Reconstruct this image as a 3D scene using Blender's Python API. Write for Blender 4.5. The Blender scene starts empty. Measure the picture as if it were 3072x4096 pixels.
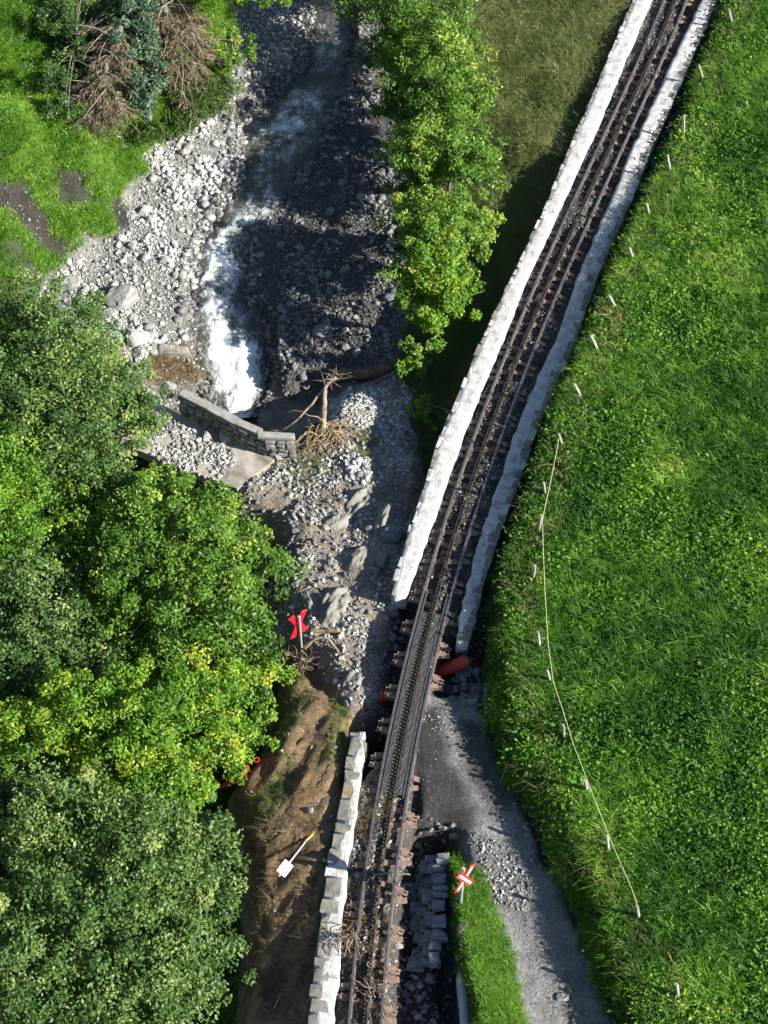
import bpy, bmesh, math
import numpy as np
from mathutils import Vector, Matrix, Euler

rng = np.random.default_rng(11)
scene = bpy.context.scene
COL = scene.collection
R = math.radians

# ------------------------------------------------------------------ camera, sky, sun, exposure
CAM_H, PITCH, VFOV = 46.5, R(55.0), R(33.0)
cam = bpy.data.cameras.new('camera')
cam.sensor_fit = 'VERTICAL'; cam.sensor_height = 24.0
cam.lens = 12.0 / math.tan(VFOV / 2)
cam.clip_start = 0.5; cam.clip_end = 3000
cam_o = bpy.data.objects.new('camera', cam); COL.objects.link(cam_o)
cam_o.location = (0, 0, CAM_H); cam_o.rotation_euler = (math.pi / 2 - PITCH, 0, 0)
scene.camera = cam_o

SUN_EL = R(29.0)
SHADOW = np.array([-0.944, 0.33]); SHADOW /= np.linalg.norm(SHADOW)      # way the shadows fall on the ground
sun_dir = Vector((-SHADOW[0] * math.cos(SUN_EL), -SHADOW[1] * math.cos(SUN_EL), math.sin(SUN_EL)))
world = bpy.data.worlds.new('World'); scene.world = world; world.use_nodes = True
wn = world.node_tree.nodes; wl = world.node_tree.links
bg = wn['Background']; sky = wn.new('ShaderNodeTexSky')
sky.sky_type = 'NISHITA'; sky.sun_disc = False
sky.sun_elevation = SUN_EL; sky.sun_rotation = math.atan2(sun_dir.x, sun_dir.y)
sky.altitude = 900; sky.air_density = 1.0; sky.dust_density = 0.5
wl.new(sky.outputs[0], bg.inputs[0]); bg.inputs[1].default_value = 0.070
sun = bpy.data.lights.new('sun', 'SUN'); sun.energy = 5.0; sun.angle = R(0.53); sun.color = (1.0, 0.95, 0.86)
sun_o = bpy.data.objects.new('sun', sun); COL.objects.link(sun_o)
sun_o.rotation_euler = sun_dir.to_track_quat('Z', 'Y').to_euler(); sun_o.location = (60, -20, 60)
scene.view_settings.view_transform = 'Standard'; scene.view_settings.look = 'None'
scene.view_settings.gamma = 1.0; scene.view_settings.exposure = 1.3
scene.view_settings.use_curve_mapping = False
scene.render.engine = 'CYCLES'
scene.cycles.use_adaptive_sampling = True; scene.cycles.adaptive_threshold = .04; scene.cycles.adaptive_min_samples = 16
scene.cycles.max_bounces = 4; scene.cycles.diffuse_bounces = 2; scene.cycles.glossy_bounces = 2
scene.cycles.transmission_bounces = 4; scene.cycles.transparent_max_bounces = 4
scene.cycles.use_denoising = True

# ------------------------------------------------------------------ helpers
F_SRC = 2048 / math.tan(VFOV / 2)
def U(px, py, z=0.0):
    """world point at height z seen at source pixel (3072 x 4096 frame of the photograph)"""
    x = (px - 1536) / F_SRC; y = (2048 - py) / F_SRC
    d = (x, math.cos(PITCH) + y * math.sin(PITCH), -math.sin(PITCH) + y * math.cos(PITCH))
    t = (CAM_H - z) / -d[2]
    return np.array([d[0] * t, d[1] * t, z])
def project(P):
    P = np.asarray(P, float); q = P - np.array([0, 0, CAM_H])
    dep = q[:, 1] * math.cos(PITCH) - q[:, 2] * math.sin(PITCH)
    up = q[:, 1] * math.sin(PITCH) + q[:, 2] * math.cos(PITCH)
    return np.stack([1536 + F_SRC * q[:, 0] / dep, 2048 - F_SRC * up / dep], 1)

def _hash(i, j, seed):
    n = (i * 374761393 + j * 668265263 + seed * 1442695041) & 0xffffffff
    n = ((n ^ (n >> 13)) * 1274126177) & 0xffffffff
    return ((n ^ (n >> 16)) & 0xffff) / 65535.0
def vnoise(x, y, seed=0):
    x = np.asarray(x, float); y = np.asarray(y, float)
    i = np.floor(x).astype(np.int64); j = np.floor(y).astype(np.int64)
    u = x - i; v = y - j; u = u * u * (3 - 2 * u); v = v * v * (3 - 2 * v)
    a = _hash(i, j, seed); b = _hash(i + 1, j, seed); c = _hash(i, j + 1, seed); d = _hash(i + 1, j + 1, seed)
    return (a * (1 - u) + b * u) * (1 - v) + (c * (1 - u) + d * u) * v
def fbm(x, y, sc, seed=0, oct=4):
    s = 0; a = 1; t = 0
    for k in range(oct):
        s = s + a * (vnoise(x / sc, y / sc, seed + 17 * k) - .5); t += a; a *= .5; sc *= .5
    return 2 * s / t
def inside(poly, x, y):
    r = np.zeros(np.shape(x), bool); n = len(poly)
    for k in range(n):
        x0, y0 = poly[k][:2]; x1, y1 = poly[(k + 1) % n][:2]
        if y0 == y1: continue
        c = ((y0 > y) != (y1 > y)) & (x < (x1 - x0) * (y - y0) / (y1 - y0) + x0)
        r ^= c
    return r
def sstep(a, b, x):
    t = np.clip((x - a) / (b - a), 0, 1); return t * t * (3 - 2 * t)
def box1(A, r, ax):
    A = np.moveaxis(A, ax, 0); n = A.shape[0]
    P = np.concatenate([np.repeat(A[:1], r + 1, 0), A, np.repeat(A[-1:], r, 0)], 0).cumsum(0)
    return np.moveaxis((P[2 * r + 1:2 * r + 1 + n] - P[:n]) / (2 * r + 1), 0, ax)
def blur(A, r):
    if r <= 0: return A
    for k in range(2):
        A = box1(box1(A, r, 0), r, 1)
    return A

def tag(o, label=None, cat=None, group=None, kind=None):
    if label: o['label'] = label
    if cat: o['category'] = cat
    if group: o['group'] = group
    if kind: o['kind'] = kind
    return o
def link(o, parent=None):
    COL.objects.link(o)
    if parent is not None: o.parent = parent
    return o
def empty(name, loc, label, cat, group=None):
    o = bpy.data.objects.new(name, None); o.location = [float(v) for v in loc]; o.empty_display_size = .2
    link(o); return tag(o, label, cat, group)

def np_mesh(name, V, faces_n, smooth=False):
    """V (n,3); faces_n (m,k) all faces with k corners"""
    me = bpy.data.meshes.new(name); V = np.asarray(V, np.float32); faces_n = np.asarray(faces_n, np.int32)
    m, k = faces_n.shape
    me.vertices.add(len(V)); me.vertices.foreach_set('co', V.ravel())
    me.loops.add(m * k); me.loops.foreach_set('vertex_index', faces_n.ravel())
    me.polygons.add(m); me.polygons.foreach_set('loop_start', np.arange(0, m * k, k, dtype=np.int32))
    me.polygons.foreach_set('loop_total', np.full(m, k, np.int32))
    if smooth: me.polygons.foreach_set('use_smooth', np.ones(m, bool))
    me.update(); me.validate()
    return me

class MB:
    """collects shapes in world coordinates; build() links them as ONE mesh under a parent (kept where it is)"""
    def __init__(s): s.v = []; s.f = []
    def add(s, v, f):
        o = len(s.v); s.v += [tuple(map(float, p)) for p in v]; s.f += [tuple(int(i) + o for i in q) for q in f]; return s
    def box(s, c, half, ax=None):
        """c centre, half extents, ax = 3 axis vectors (rows)"""
        ax = np.eye(3) if ax is None else np.asarray(ax, float); c = np.asarray(c, float)
        v = [c + ax[0] * half[0] * i + ax[1] * half[1] * j + ax[2] * half[2] * k for i in (-1, 1) for j in (-1, 1) for k in (-1, 1)]
        return s.add(v, [(0, 1, 3, 2), (4, 6, 7, 5), (0, 4, 5, 1), (2, 3, 7, 6), (0, 2, 6, 4), (1, 5, 7, 3)])
    def tube(s, pts, rad, n=7, cap=True):
        pts = [np.asarray(p, float) for p in pts]; m = len(pts)
        rad = [rad] * m if np.isscalar(rad) else rad
        t0 = pts[1] - pts[0]; a = np.array([0, 0, 1.]) if abs(t0[2]) < .9 * np.linalg.norm(t0) else np.array([1., 0, 0])
        v = []
        for i in range(m):
            t = pts[min(i + 1, m - 1)] - pts[max(i - 1, 0)]; t = t / (np.linalg.norm(t) + 1e-9)
            u = np.cross(t, a); u /= np.linalg.norm(u) + 1e-9; w = np.cross(u, t); a = w
            for k in range(n):
                an = 2 * math.pi * k / n; v.append(pts[i] + rad[i] * (u * math.cos(an) + w * math.sin(an)))
        f = [(i * n + k, i * n + (k + 1) % n, (i + 1) * n + (k + 1) % n, (i + 1) * n + k) for i in range(m - 1) for k in range(n)]
        if cap: f += [tuple(range(n))[::-1], tuple(range((m - 1) * n, m * n))]
        return s.add(v, f)
    def build(s, name, mat, parent=None, smooth=False, bevel=0):
        me = bpy.data.meshes.new(name); o = bpy.data.objects.new(name, me)
        off = np.array(parent_world(parent))
        me.from_pydata([tuple(np.array(p) - off) for p in s.v], [], s.f); me.update()
        if smooth: me.polygons.foreach_set('use_smooth', np.ones(len(me.polygons), bool))
        if mat: me.materials.append(mat)
        link(o, parent)
        if bevel:
            b = o.modifiers.new('bevel', 'BEVEL'); b.width = bevel; b.segments = 1
        return o
def parent_world(p):
    w = np.zeros(3)
    while p is not None:
        w += np.array(p.location); p = p.parent
    return w

# ------------------------------------------------------------------ materials
def nodes(name):
    m = bpy.data.materials.new(name); m.use_nodes = True
    nt = m.node_tree; b = nt.nodes['Principled BSDF']
    return m, nt.nodes, nt.links, b
def ramp(n, stops):
    r = n.new('ShaderNodeValToRGB'); e = r.color_ramp.elements
    while len(e) < len(stops): e.new(.5)
    for k, (p, c) in enumerate(stops): e[k].position = p; e[k].color = (*c, 1)
    return r
def noise(n, l, vec, scale, detail=5, rough=.6):
    t = n.new('ShaderNodeTexNoise'); t.inputs['Scale'].default_value = scale
    t.inputs['Detail'].default_value = detail; t.inputs['Roughness'].default_value = rough
    if vec is not None: l.new(vec, t.inputs['Vector'])
    return t
def surf(name, c1, c2, scale=3, rough=.85, bump=.02, bscale=25, mid=None, spec=.3, metal=0, c3=None, stretch=None):
    m, n, l, b = nodes(name)
    tc = n.new('ShaderNodeTexCoord'); vec = tc.outputs['Object']
    if stretch:
        mp = n.new('ShaderNodeMapping'); mp.inputs['Scale'].default_value = stretch; l.new(vec, mp.inputs[0]); vec = mp.outputs[0]
    t = noise(n, l, vec, scale, 6, .65)
    st = [(.3, c1), (.7, c2)] if mid is None else [(.28, c1), (.5, mid), (.72, c2)]
    if c3 is not None: st.append((.85, c3))
    r = ramp(n, st); l.new(t.outputs[0], r.inputs[0]); l.new(r.outputs[0], b.inputs['Base Color'])
    b.inputs['Roughness'].default_value = rough; b.inputs['Metallic'].default_value = metal
    b.inputs['Specular IOR Level'].default_value = spec
    if bump:
        t2 = noise(n, l, vec, bscale, 4, .6); bp = n.new('ShaderNodeBump'); bp.inputs['Distance'].default_value = bump
        bp.inputs['Strength'].default_value = .8; l.new(t2.outputs[0], bp.inputs['Height']); l.new(bp.outputs[0], b.inputs['Normal'])
    return m
def foliage(name, stops, inst=False, trans=.35, rough=.55, spec=.35):
    m, n, l, b = nodes(name); out = n['Material Output']
    a = n.new('ShaderNodeAttribute'); a.attribute_name = 'tint'; a.attribute_type = 'INSTANCER' if inst else 'GEOMETRY'
    r = ramp(n, stops); l.new(a.outputs['Fac'], r.inputs[0]); l.new(r.outputs[0], b.inputs['Base Color'])
    b.inputs['Roughness'].default_value = rough; b.inputs['Specular IOR Level'].default_value = spec
    tr = n.new('ShaderNodeBsdfTranslucent'); mx = n.new('ShaderNodeMixShader'); mx.inputs[0].default_value = trans
    hs = n.new('ShaderNodeHueSaturation'); hs.inputs['Hue'].default_value = .485; hs.inputs['Value'].default_value = 1.5
    l.new(r.outputs[0], hs.inputs['Color']); l.new(hs.outputs[0], tr.inputs[0])
    l.new(b.outputs[0], mx.inputs[1]); l.new(tr.outputs[0], mx.inputs[2]); l.new(mx.outputs[0], out.inputs[0])
    return m
def stone_inst(name, stops, rough=.8, sc=9):
    m, n, l, b = nodes(name)
    a = n.new('ShaderNodeAttribute'); a.attribute_name = 'tint'; a.attribute_type = 'INSTANCER'
    r = ramp(n, stops); l.new(a.outputs['Fac'], r.inputs[0])
    tc = n.new('ShaderNodeTexCoord'); t = noise(n, l, tc.outputs['Object'], sc / 6, 5, .6)
    mp = n.new('ShaderNodeMapRange'); mp.inputs['From Min'].default_value = .25; mp.inputs['From Max'].default_value = .75
    mp.inputs['To Min'].default_value = .7; mp.inputs['To Max'].default_value = 1.2; l.new(t.outputs[0], mp.inputs[0])
    mx = n.new('ShaderNodeMix'); mx.data_type = 'RGBA'; mx.blend_type = 'MULTIPLY'; mx.inputs[0].default_value = 1
    l.new(r.outputs[0], mx.inputs[6]); l.new(mp.outputs[0], mx.inputs[7]); l.new(mx.outputs[2], b.inputs['Base Color'])
    b.inputs['Roughness'].default_value = rough; b.inputs['Specular IOR Level'].default_value = .3
    return m

GREY = [(0, (.03, .03, .03)), (.3, (.10, .10, .10)), (.6, (.24, .235, .225)), (.85, (.42, .41, .395)), (1, (.62, .60, .56))]
MAT = dict(
    stone_i=stone_inst('cobble', GREY),
    stone=surf('limestone', (.17, .165, .155), (.42, .41, .385), 2.6, .85, .03, 14, mid=(.28, .275, .26)),
    boulder=surf('boulder_rock', (.12, .12, .12), (.40, .385, .36), 1.8, .85, .06, 7, mid=(.26, .255, .245), stretch=(1, 1, 2.5)),
    wallstone=surf('wall_stone', (.10, .095, .082), (.29, .275, .24), 3.5, .88, .03, 18, mid=(.19, .18, .155)),
    ochre=surf('ochre_wall_stone', (.16, .13, .08), (.32, .265, .165), 3, .85, .03, 18),
    bluestone=surf('grey_slate', (.10, .105, .115), (.26, .27, .29), 3, .8, .03, 16, stretch=(1, 3, 1)),
    mortar=surf('pale_mortar', (.22, .215, .20), (.60, .59, .56), 3.2, .9, .04, 18, mid=(.47, .46, .44), spec=.2),
    concrete=surf('concrete', (.10, .08, .055), (.42, .395, .34), 1.1, .9, .01, 40, mid=(.33, .305, .26)),
    coping=surf('coping_concrete', (.15, .14, .12), (.36, .345, .31), 4, .9, .02, 30, mid=(.27, .26, .235)),
    parapet_core=surf('parapet_mortar', (.14, .135, .12), (.26, .25, .22), 6, .9, .02, 30),
    rail=surf('rail_steel', (.11, .085, .07), (.24, .19, .155), 9, .5, .002, 60, spec=.5, metal=.35),
    railbright=surf('worn_rail_steel', (.16, .16, .165), (.34, .34, .35), 6, .35, .001, 60, spec=.5, metal=.8),
    rust=surf('rusty_steel', (.10, .07, .053), (.33, .24, .185), 7, .75, .004, 50, mid=(.23, .16, .122)),
    rack=surf('rack_steel', (.05, .045, .04), (.13, .11, .09), 9, .55, .002, 60, metal=.4),
    asphalt=surf('asphalt', (.035, .034, .033), (.085, .082, .078), 16, .9, .006, 120, mid=(.055, .053, .05), c3=(.15, .145, .14)),
    steelgrey=surf('galvanised_steel', (.38, .40, .41), (.55, .57, .58), 8, .45, 0, metal=.4),
    red=surf('red_paint', (.70, .012, .02), (.78, .02, .03), 5, .45, 0, spec=.4),
    white=surf('white_paint', (.78, .78, .77), (.84, .84, .83), 5, .45, 0, spec=.4),
    yellow=surf('yellow_paint', (.62, .47, .10), (.75, .58, .14), 5, .5, 0),
    ring=surf('grey_print', (.40, .33, .33), (.46, .38, .38), 5, .5, 0),
    orange=surf('orange_plastic', (.36, .035, .018), (.55, .065, .028), 3, .45, .0, spec=.5),
    orangeinner=surf('pipe_inside', (.55, .36, .34), (.62, .42, .40), 5, .5, 0),
    wood=surf('peeled_wood', (.12, .085, .05), (.46, .38, .26), 5, .8, .01, 30, mid=(.26, .20, .13), stretch=(1, 1, .3)),
    barkbrown=surf('brown_bark', (.07, .045, .03), (.22, .135, .085), 4, .9, .03, 16, mid=(.14, .085, .055)),
    bark=surf('grey_bark', (.07, .06, .05), (.26, .235, .20), 5, .9, .02, 20, mid=(.15, .135, .115)),
    twig=surf('dry_twig', (.10, .08, .058), (.36, .30, .23), 6, .9, 0, mid=(.21, .17, .125)),
    post=surf('weathered_post', (.20, .18, .155), (.46, .43, .38), 6, .9, .01, 40, stretch=(1, 1, .2)),
    cord=surf('fence_cord', (.50, .50, .24), (.66, .64, .36), 6, .6, 0),
    cable=surf('black_cable', (.012, .012, .014), (.03, .03, .032), 6, .5, 0),
    bluegrey=surf('grey_plastic_pipe', (.25, .28, .31), (.40, .43, .46), 3, .5, .004, 20, spec=.5),
    dryroot=surf('root_soil', (.07, .045, .02), (.27, .19, .09), 5, .95, .05, 12, mid=(.15, .10, .045)),
    meadowgrass=foliage('meadow_grass', [(0, (.013, .050, .004)), (.3, (.037, .118, .008)), (.6, (.088, .228, .013)), (.85, (.18, .365, .026)), (1, (.38, .45, .10))], True, .42),
    hillgrass=foliage('hillside_grass', [(0, (.028, .080, .007)), (.35, (.085, .215, .016)), (.7, (.185, .365, .032)), (1, (.38, .44, .11))], True, .38),
    drygrass=foliage('matted_grass', [(0, (.022, .042, .010)), (.35, (.075, .12, .028)), (.7, (.155, .195, .055)), (1, (.32, .30, .13))], True, .3),
    straw=foliage('straw', [(0, (.05, .035, .015)), (.5, (.16, .12, .055)), (1, (.34, .27, .15))], True, .25),
    leaf_dark=foliage('dark_leaves', [(0, (.024, .060, .014)), (.4, (.064, .135, .028)), (.75, (.118, .20, .046)), (1, (.30, .35, .11))], False, .36, .42, .3),
    leaf_mid=foliage('green_leaves', [(0, (.028, .072, .010)), (.4, (.082, .180, .018)), (.75, (.155, .28, .030)), (1, (.38, .43, .08))], False, .38, .42, .3),
    leaf_bright=foliage('bright_leaves', [(0, (.03, .08, .008)), (.35, (.08, .19, .014)), (.7, (.17, .31, .022)), (1, (.44, .46, .05))], False, .40, .45, .3),
    leaf_blue=foliage('bluish_leaves', [(0, (.014, .038, .016)), (.5, (.045, .10, .048)), (1, (.14, .21, .11))], False, .3, .45, .45),
    needle=foliage('spruce_needles', [(0, (.014, .034, .008)), (.5, (.045, .095, .014)), (1, (.13, .18, .035))], False, .2),
    deadneedle=foliage('dead_needles', [(0, (.05, .038, .024)), (.4, (.13, .098, .06)), (.75, (.24, .19, .125)), (1, (.36, .31, .2))], False, .2),
)

# ------------------------------------------------------------------ terrain: heights from control points, region by region
def axis(a, b, d):
    core = np.arange(a, b, d); out = d * 1.25 ** np.arange(1, 34); out = np.cumsum(out)
    return np.concatenate([a - out[::-1], core, core[-1] + out])
XS = axis(-19, 21.5, .13); YS = axis(11, 68, .13)
GX, GY = np.meshgrid(XS, YS)
def pts(lst): return np.array([U(*p) for p in lst])
def idw(ctrl, p=3.0):
    C = pts(ctrl); num = np.zeros_like(GX); den = np.zeros_like(GX)
    for c in C:
        w = 1.0 / (((GX - c[0]) ** 2 + (GY - c[1]) ** 2) + .35) ** (p / 2)
        num += w * c[2]; den += w
    return num / den
WX = GX + .22 * fbm(GX, GY, 1.6, 3) + .10 * fbm(GX, GY, .4, 5); WY = GY + .22 * fbm(GX, GY, 1.6, 9) + .10 * fbm(GX, GY, .4, 13)
REG = np.zeros(GX.shape, int)                      # dominant region
H = idw([(1300,-150,-1.2),(1300,200,-1.6),(1150,500,-2.0),(1050,750,-2.3),(950,950,-2.6),(900,1150,-2.9),(920,1350,-3.3),
  (800,500,-1.7),(650,700,-1.9),(600,900,-2.1),(400,1050,-2.2),(300,1150,-2.2),(500,1250,-2.3),(700,1200,-2.5),(700,1000,-2.4),(850,800,-2.3),(450,1400,-2.4),(600,1380,-2.5),(780,1380,-2.8),
  (1300,700,-2.2),(1450,900,-2.4),(1200,1000,-2.6),(1100,1250,-2.8),(1300,1350,-2.9),(1450,1300,-2.6),(1350,1500,-2.8),(1500,500,-2.1),
  (1600,200,-1.6),(1650,600,-2),(1650,1000,-2.2),(1600,1400,-2.4),
  (600,1950,-3.4),(500,2300,-4),(900,2500,-3.2),(1000,2600,-2.8),(700,3000,-4),(300,2800,-4),(900,3300,-3.6),(950,3700,-3.8),(1000,4000,-4),
  (800,4300,-4.5),(300,3600,-4),(0,2000,-2.5),(-600,2500,-1),(-600,3500,-1.5),(0,3800,-4),(200,1700,-2.6)], 3.5)
COLR = np.zeros(GX.shape + (3,)); 
NAMES = ['stream_bed', 'hillside', 'grass_slope', 'debris_fan', 'mud_slope', 'track_bed', 'gravel_road', 'washout', 'grass_verge', 'meadow']
BASE = dict(stream_bed=(.185, .18, .165), hillside=(.05, .085, .02), grass_slope=(.055, .06, .022), debris_fan=(.25, .210, .162), mud_slope=(.20, .133, .075),
            track_bed=(.075, .067, .057), gravel_road=(.20, .196, .19), washout=(.055, .05, .045), grass_verge=(.045, .06, .018), meadow=(.022, .045, .010))
COLR[:] = BASE['stream_bed']
def region(name, poly, ctrl, soft=3, csoft=1, height=None, warp=True, col=None):
    global H, COLR
    P = pts(poly)
    m = inside(P, WX if warp else GX, WY if warp else GY).astype(float)
    h = height if height is not None else (np.full(GX.shape, ctrl) if np.isscalar(ctrl) else idw(ctrl))
    M = blur(m, soft); H = H * (1 - M) + h * M
    Mc = blur(m, csoft)[..., None]; COLR = COLR * (1 - Mc) + np.array(col or BASE[name]) * Mc
    REG[m > .5] = NAMES.index(name)
    return m
# plunge pool behind the parapet
region('stream_bed', [(520,1500,-3),(640,1535,-3.9),(800,1525,-3.9),(850,1480,-3.9),(890,1400,-3.4),(1060,1480,-3.9),(1150,1600,-4),(1300,1560,-3.8),(1340,1640,-3.8),(1250,1730,-4),(1050,1770,-4),(700,1650,-4),(540,1590,-3.9)],
       [(700,1570,-4.0),(950,1480,-3.9),(950,1600,-4.2),(1150,1640,-4.2),(1250,1620,-3.8)], 2)
region('hillside', [(-2500,-1500,2.5),(950,-1500,-.5),(900,0,-1),(930,200,-1.3),(900,400,-1.5),(700,520,-1.6),(560,600,-1.7),(575,690,-1.8),(500,730,-1.8),(480,800,-1.9),(520,900,-2.0),(440,960,-2.1),(330,960,-2.1),(320,1010,-2.1),(220,1090,-2.1),(100,1250,-2.2),(-2500,1300,1.5)],
       [(0,0,2.2),(0,500,1.8),(0,900,.8),(0,1200,-.3),(300,200,.8),(300,600,.2),(300,900,-1.2),(550,560,-1.3),(550,700,-1.5),(450,900,-1.7),(220,1080,-1.8),(700,300,-.6),(900,200,-1),(-900,500,5),(-900,-400,6),(500,-300,2),(900,-400,0)], 3)
region('grass_slope', [(1480,-1500,-1.8),(1560,0,-1.8),(1680,500,-2),(1690,900,-2.2),(1630,1300,-2.3),(1600,1480,-2.2),(1630,1620,-2),(1690,1800,-1.7),(1720,1900,-1.7),(2100,1366,-1),(2700,0,-.3),(3000,-1500,-.3)],
       [(2450,0,-.4),(2300,300,-.5),(2200,555,-.6),(2080,833,-1.2),(1960,1111,-1.7),(1850,1366,-1.9),(1780,1551,-1.9),(1700,1736,-1.8),(2000,200,-.9),(1800,300,-1.4),(1750,700,-1.9),(1700,1100,-2.2),(1650,1400,-2.3),(1600,0,-1.7),(1900,700,-1.5)], 3)
region('debris_fan', [(1060,1800,-1.3),(1180,1765,-1.5),(1290,1720,-1.8),(1300,1620,-1.9),(1400,1560,-2.2),(1560,1480,-2.2),(1640,1560,-2),(1660,1750,-1.8),(1720,1900,-1.5),(1700,2150,-1.3),(1660,2400,-1.1),(1640,2500,-1),(1600,2800,-.9),(1500,2920,-.7),(1400,2930,-.7),(1330,2800,-1.1),(1250,2650,-1.2),(1150,2600,-1.5),(1080,2520,-1.8),(1060,2350,-1.9),(1130,2200,-1.8),(1050,2100,-1.9),(880,2000,-1.6),(860,1900,-1.4)],
       [(1120,1850,-1.22),(1050,1920,-1.25),(1000,1960,-1.25),(930,1920,-1.28),(1150,1880,-1.22),(1200,1950,-1.2),(1300,2100,-.95),(1250,2300,-1.0),(1150,2200,-1.3),(1400,2400,-.75),(1500,2300,-.75),(1560,2150,-.85),(1500,2000,-1.05),(1620,1950,-1.2),(1550,1750,-1.6),(1350,1700,-1.5),(1480,1550,-2.1),(1250,1740,-1.5),(1400,2600,-.7),(1480,2450,-.7),(1560,2600,-1.0),(1580,2750,-.9),(1450,2800,-.55),(1230,2620,-.9),(1300,2750,-.75),(1400,1900,-1.25),(1100,2500,-1.6),(980,2030,-1.35),(1600,2300,-.85)], 3)
region('mud_slope', [(1440,2880,-.6),(1330,2750,-1),(1200,2650,-1.2),(1120,2700,-1.5),(1100,2900,-1.9),(1000,3100,-2.2),(900,3200,-2.5),(960,3400,-2.5),(1000,3700,-2.8),(980,4000,-3),(900,4700,-3.2),(1400,4900,-.9),(1440,3000,-.6)],
       [(1400,2930,-.06),(1370,3060,-.06),(1340,3200,-.06),(1315,3330,-.08),(1290,3473,-.10),(1275,3580,-.16),(1260,3700,-.25),(1230,4000,-.6),(1300,3000,-.2),(1250,3100,-.28),(1260,3350,-.22),(1200,3000,-.42),(1150,3300,-.5),(1080,3600,-.75),(1030,3900,-1.3),(1000,3200,-.9),(1100,2800,-.8),(1200,2700,-.72),(1150,4200,-1.3),(950,3300,-1.3),(1230,3300,-.40),(1200,3600,-.5),(1150,3600,-.6),(1150,3900,-.95)], 3)
region('washout', [(1575,2400,-1.2),(1720,2420,-1.2),(1680,2640,-1.2),(1640,2800,-1.2),(1545,2790,-1.2),(1560,2620,-1.2),(1565,2500,-1.2)], -1.45, 1, 1)
# the railway's lines
LW_O = [(2531,0),(2411,278),(2291,555),(2175,833),(2041,1111),(1920,1366),(1842,1551),(1758,1736),(1703,1922),(1638,2107),(1582,2292),(1562,2375)]
LW_I = [(2605,0),(2485,278),(2369,555),(2240,833),(2110,1111),(2010,1366),(1930,1551),(1855,1736),(1791,1922),(1726,2107),(1656,2292),(1624,2375)]
LB_O = [(1403,2926),(1361,3195),(1306,3473),(1282,3658),(1255,3843),(1230,4096),(1205,4400)]
LB_I = [(1463,2926),(1435,3195),(1389,3473),(1370,3658),(1361,3843),(1333,4096),(1310,4400)]
RW_I = [(2805,0),(2670,278),(2545,555),(2425,833),(2309,1111),(2217,1366),(2129,1551),(2055,1736),(1999,1922),(1930,2107),(1879,2292),(1837,2477),(1828,2570)]
RW_O = [(2869,0),(2749,278),(2624,555),(2513,833),(2388,1111),(2305,1366),(2216,1551),(2142,1736),(2082,1922),(2008,2107),(1948,2292),(1902,2477),(1874,2570)]
FOOT = [(3560,-1500),(2906,0),(2800,278),(2693,555),(2564,833),(2432,1111),(2345,1366),(2252,1551),(2172,1736),(2112,1922),(2055,2107),(2010,2292),(1956,2477),(1953,2570),(1962,2732),(1953,2917),(2017,3102),(2129,3288),(2212,3473),(2295,3658),(2351,3843),(2448,4096),(2750,4900)]
RL = [(2658,0),(2411,555),(2184,1018),(2056,1366),(1869,1829),(1717,2292),(1615,2732),(1529,3100),(1486,3371),(1450,3642),(1403,4076)]
RR = [(2743,0),(2508,555),(2288,1018),(2154,1366),(1971,1829),(1817,2292),(1714,2732),(1629,3100),(1593,3371),(1562,3642),(1520,4076)]
def ext(lst, top):                                   # run a line on past the top of the frame
    (x0, y0), (x1, y1) = lst[0], lst[1]; k = (top - y0) / (y1 - y0)
    return [(x0 + (x1 - x0) * k, top)] + lst
def zz(lst, z): return [(x, y, z) for x, y in lst]
corr = zz(ext(LW_O, -1500), -.1) + [(1690,2400,-.4),(1650,2600,-.4),(1560,2926,-.4)] + zz(LB_O[1:], -.1) + [(1180,4900,-.1),(1520,4900,-.4),(1585,4096,-.4),(1620,3700,-.4),(1650,3400,-.4),(1660,3300,-.3),(1760,2750,-.3),(1790,2560,-.3)] + zz(ext(RW_O, -1500)[::-1], -.1)
_m = (pts(zz(RL, 0)) + pts(zz(RR, 0))) / 2; _c = np.interp(GY, _m[::-1][:, 1], _m[::-1][:, 0]); _in = 1 - sstep(.35, .6, np.abs(GX - _c) * .95)
region('track_bed', corr, 0, 1, 1, height=-.25 + .12 * _in + .22 * fbm(GX, GY, .9, 21, 3) + .05 * fbm(GX, GY, .25, 22), warp=False)
# ditch between the right wall and the meadow bank
region('washout', zz(ext(RW_O, -1500), -.2) + zz(FOOT[::-1][10:], -.2), -.45, 1, 1, warp=False)
region('gravel_road', [(1690,2760,-.1),(1960,2700,-.1),(2000,2917,-.1),(2060,3102,-.1),(2170,3288,-.1),(2250,3473,-.1),(2330,3658,-.2),(2390,3843,-.2),(2490,4096,-.3),(2800,4900,-.4),(2180,4900,-.4),(1990,4096,-.3),(1900,3700,-.2),(1880,3560,-.2),(1850,3420,-.1),(1810,3320,-.1),(1700,3300,-.1),(1640,3280,-.1),(1640,3050,-.1)],
       [(1800,2900,-.12),(1950,3200,-.14),(2050,3500,-.16),(2150,3900,-.24),(2400,4600,-.4)], 1)
region('washout', [(1795,2560,-.6),(1880,2560,-.6),(1975,2480,-.6),(1985,2760,-.6),(1900,2820,-.6),(1800,2790,-.6),(1755,2720,-.6)], -.85, 3, 2, col=(.06, .055, .05))
region('washout', [(1640,3290,-.8),(1800,3310,-.8),(1790,3480,-.8),(1785,3600,-.8),(1800,3800,-.8),(1815,4000,-.8),(1830,4900,-.8),(1540,4900,-.8),(1590,3700,-.8)],
       [(1660,3330,-.7),(1750,3500,-1.2),(1700,3800,-1.3),(1750,4000,-1.35),(1620,3700,-1.0),(1590,4000,-1.1),(1700,4300,-1.4)], 3)
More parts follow.
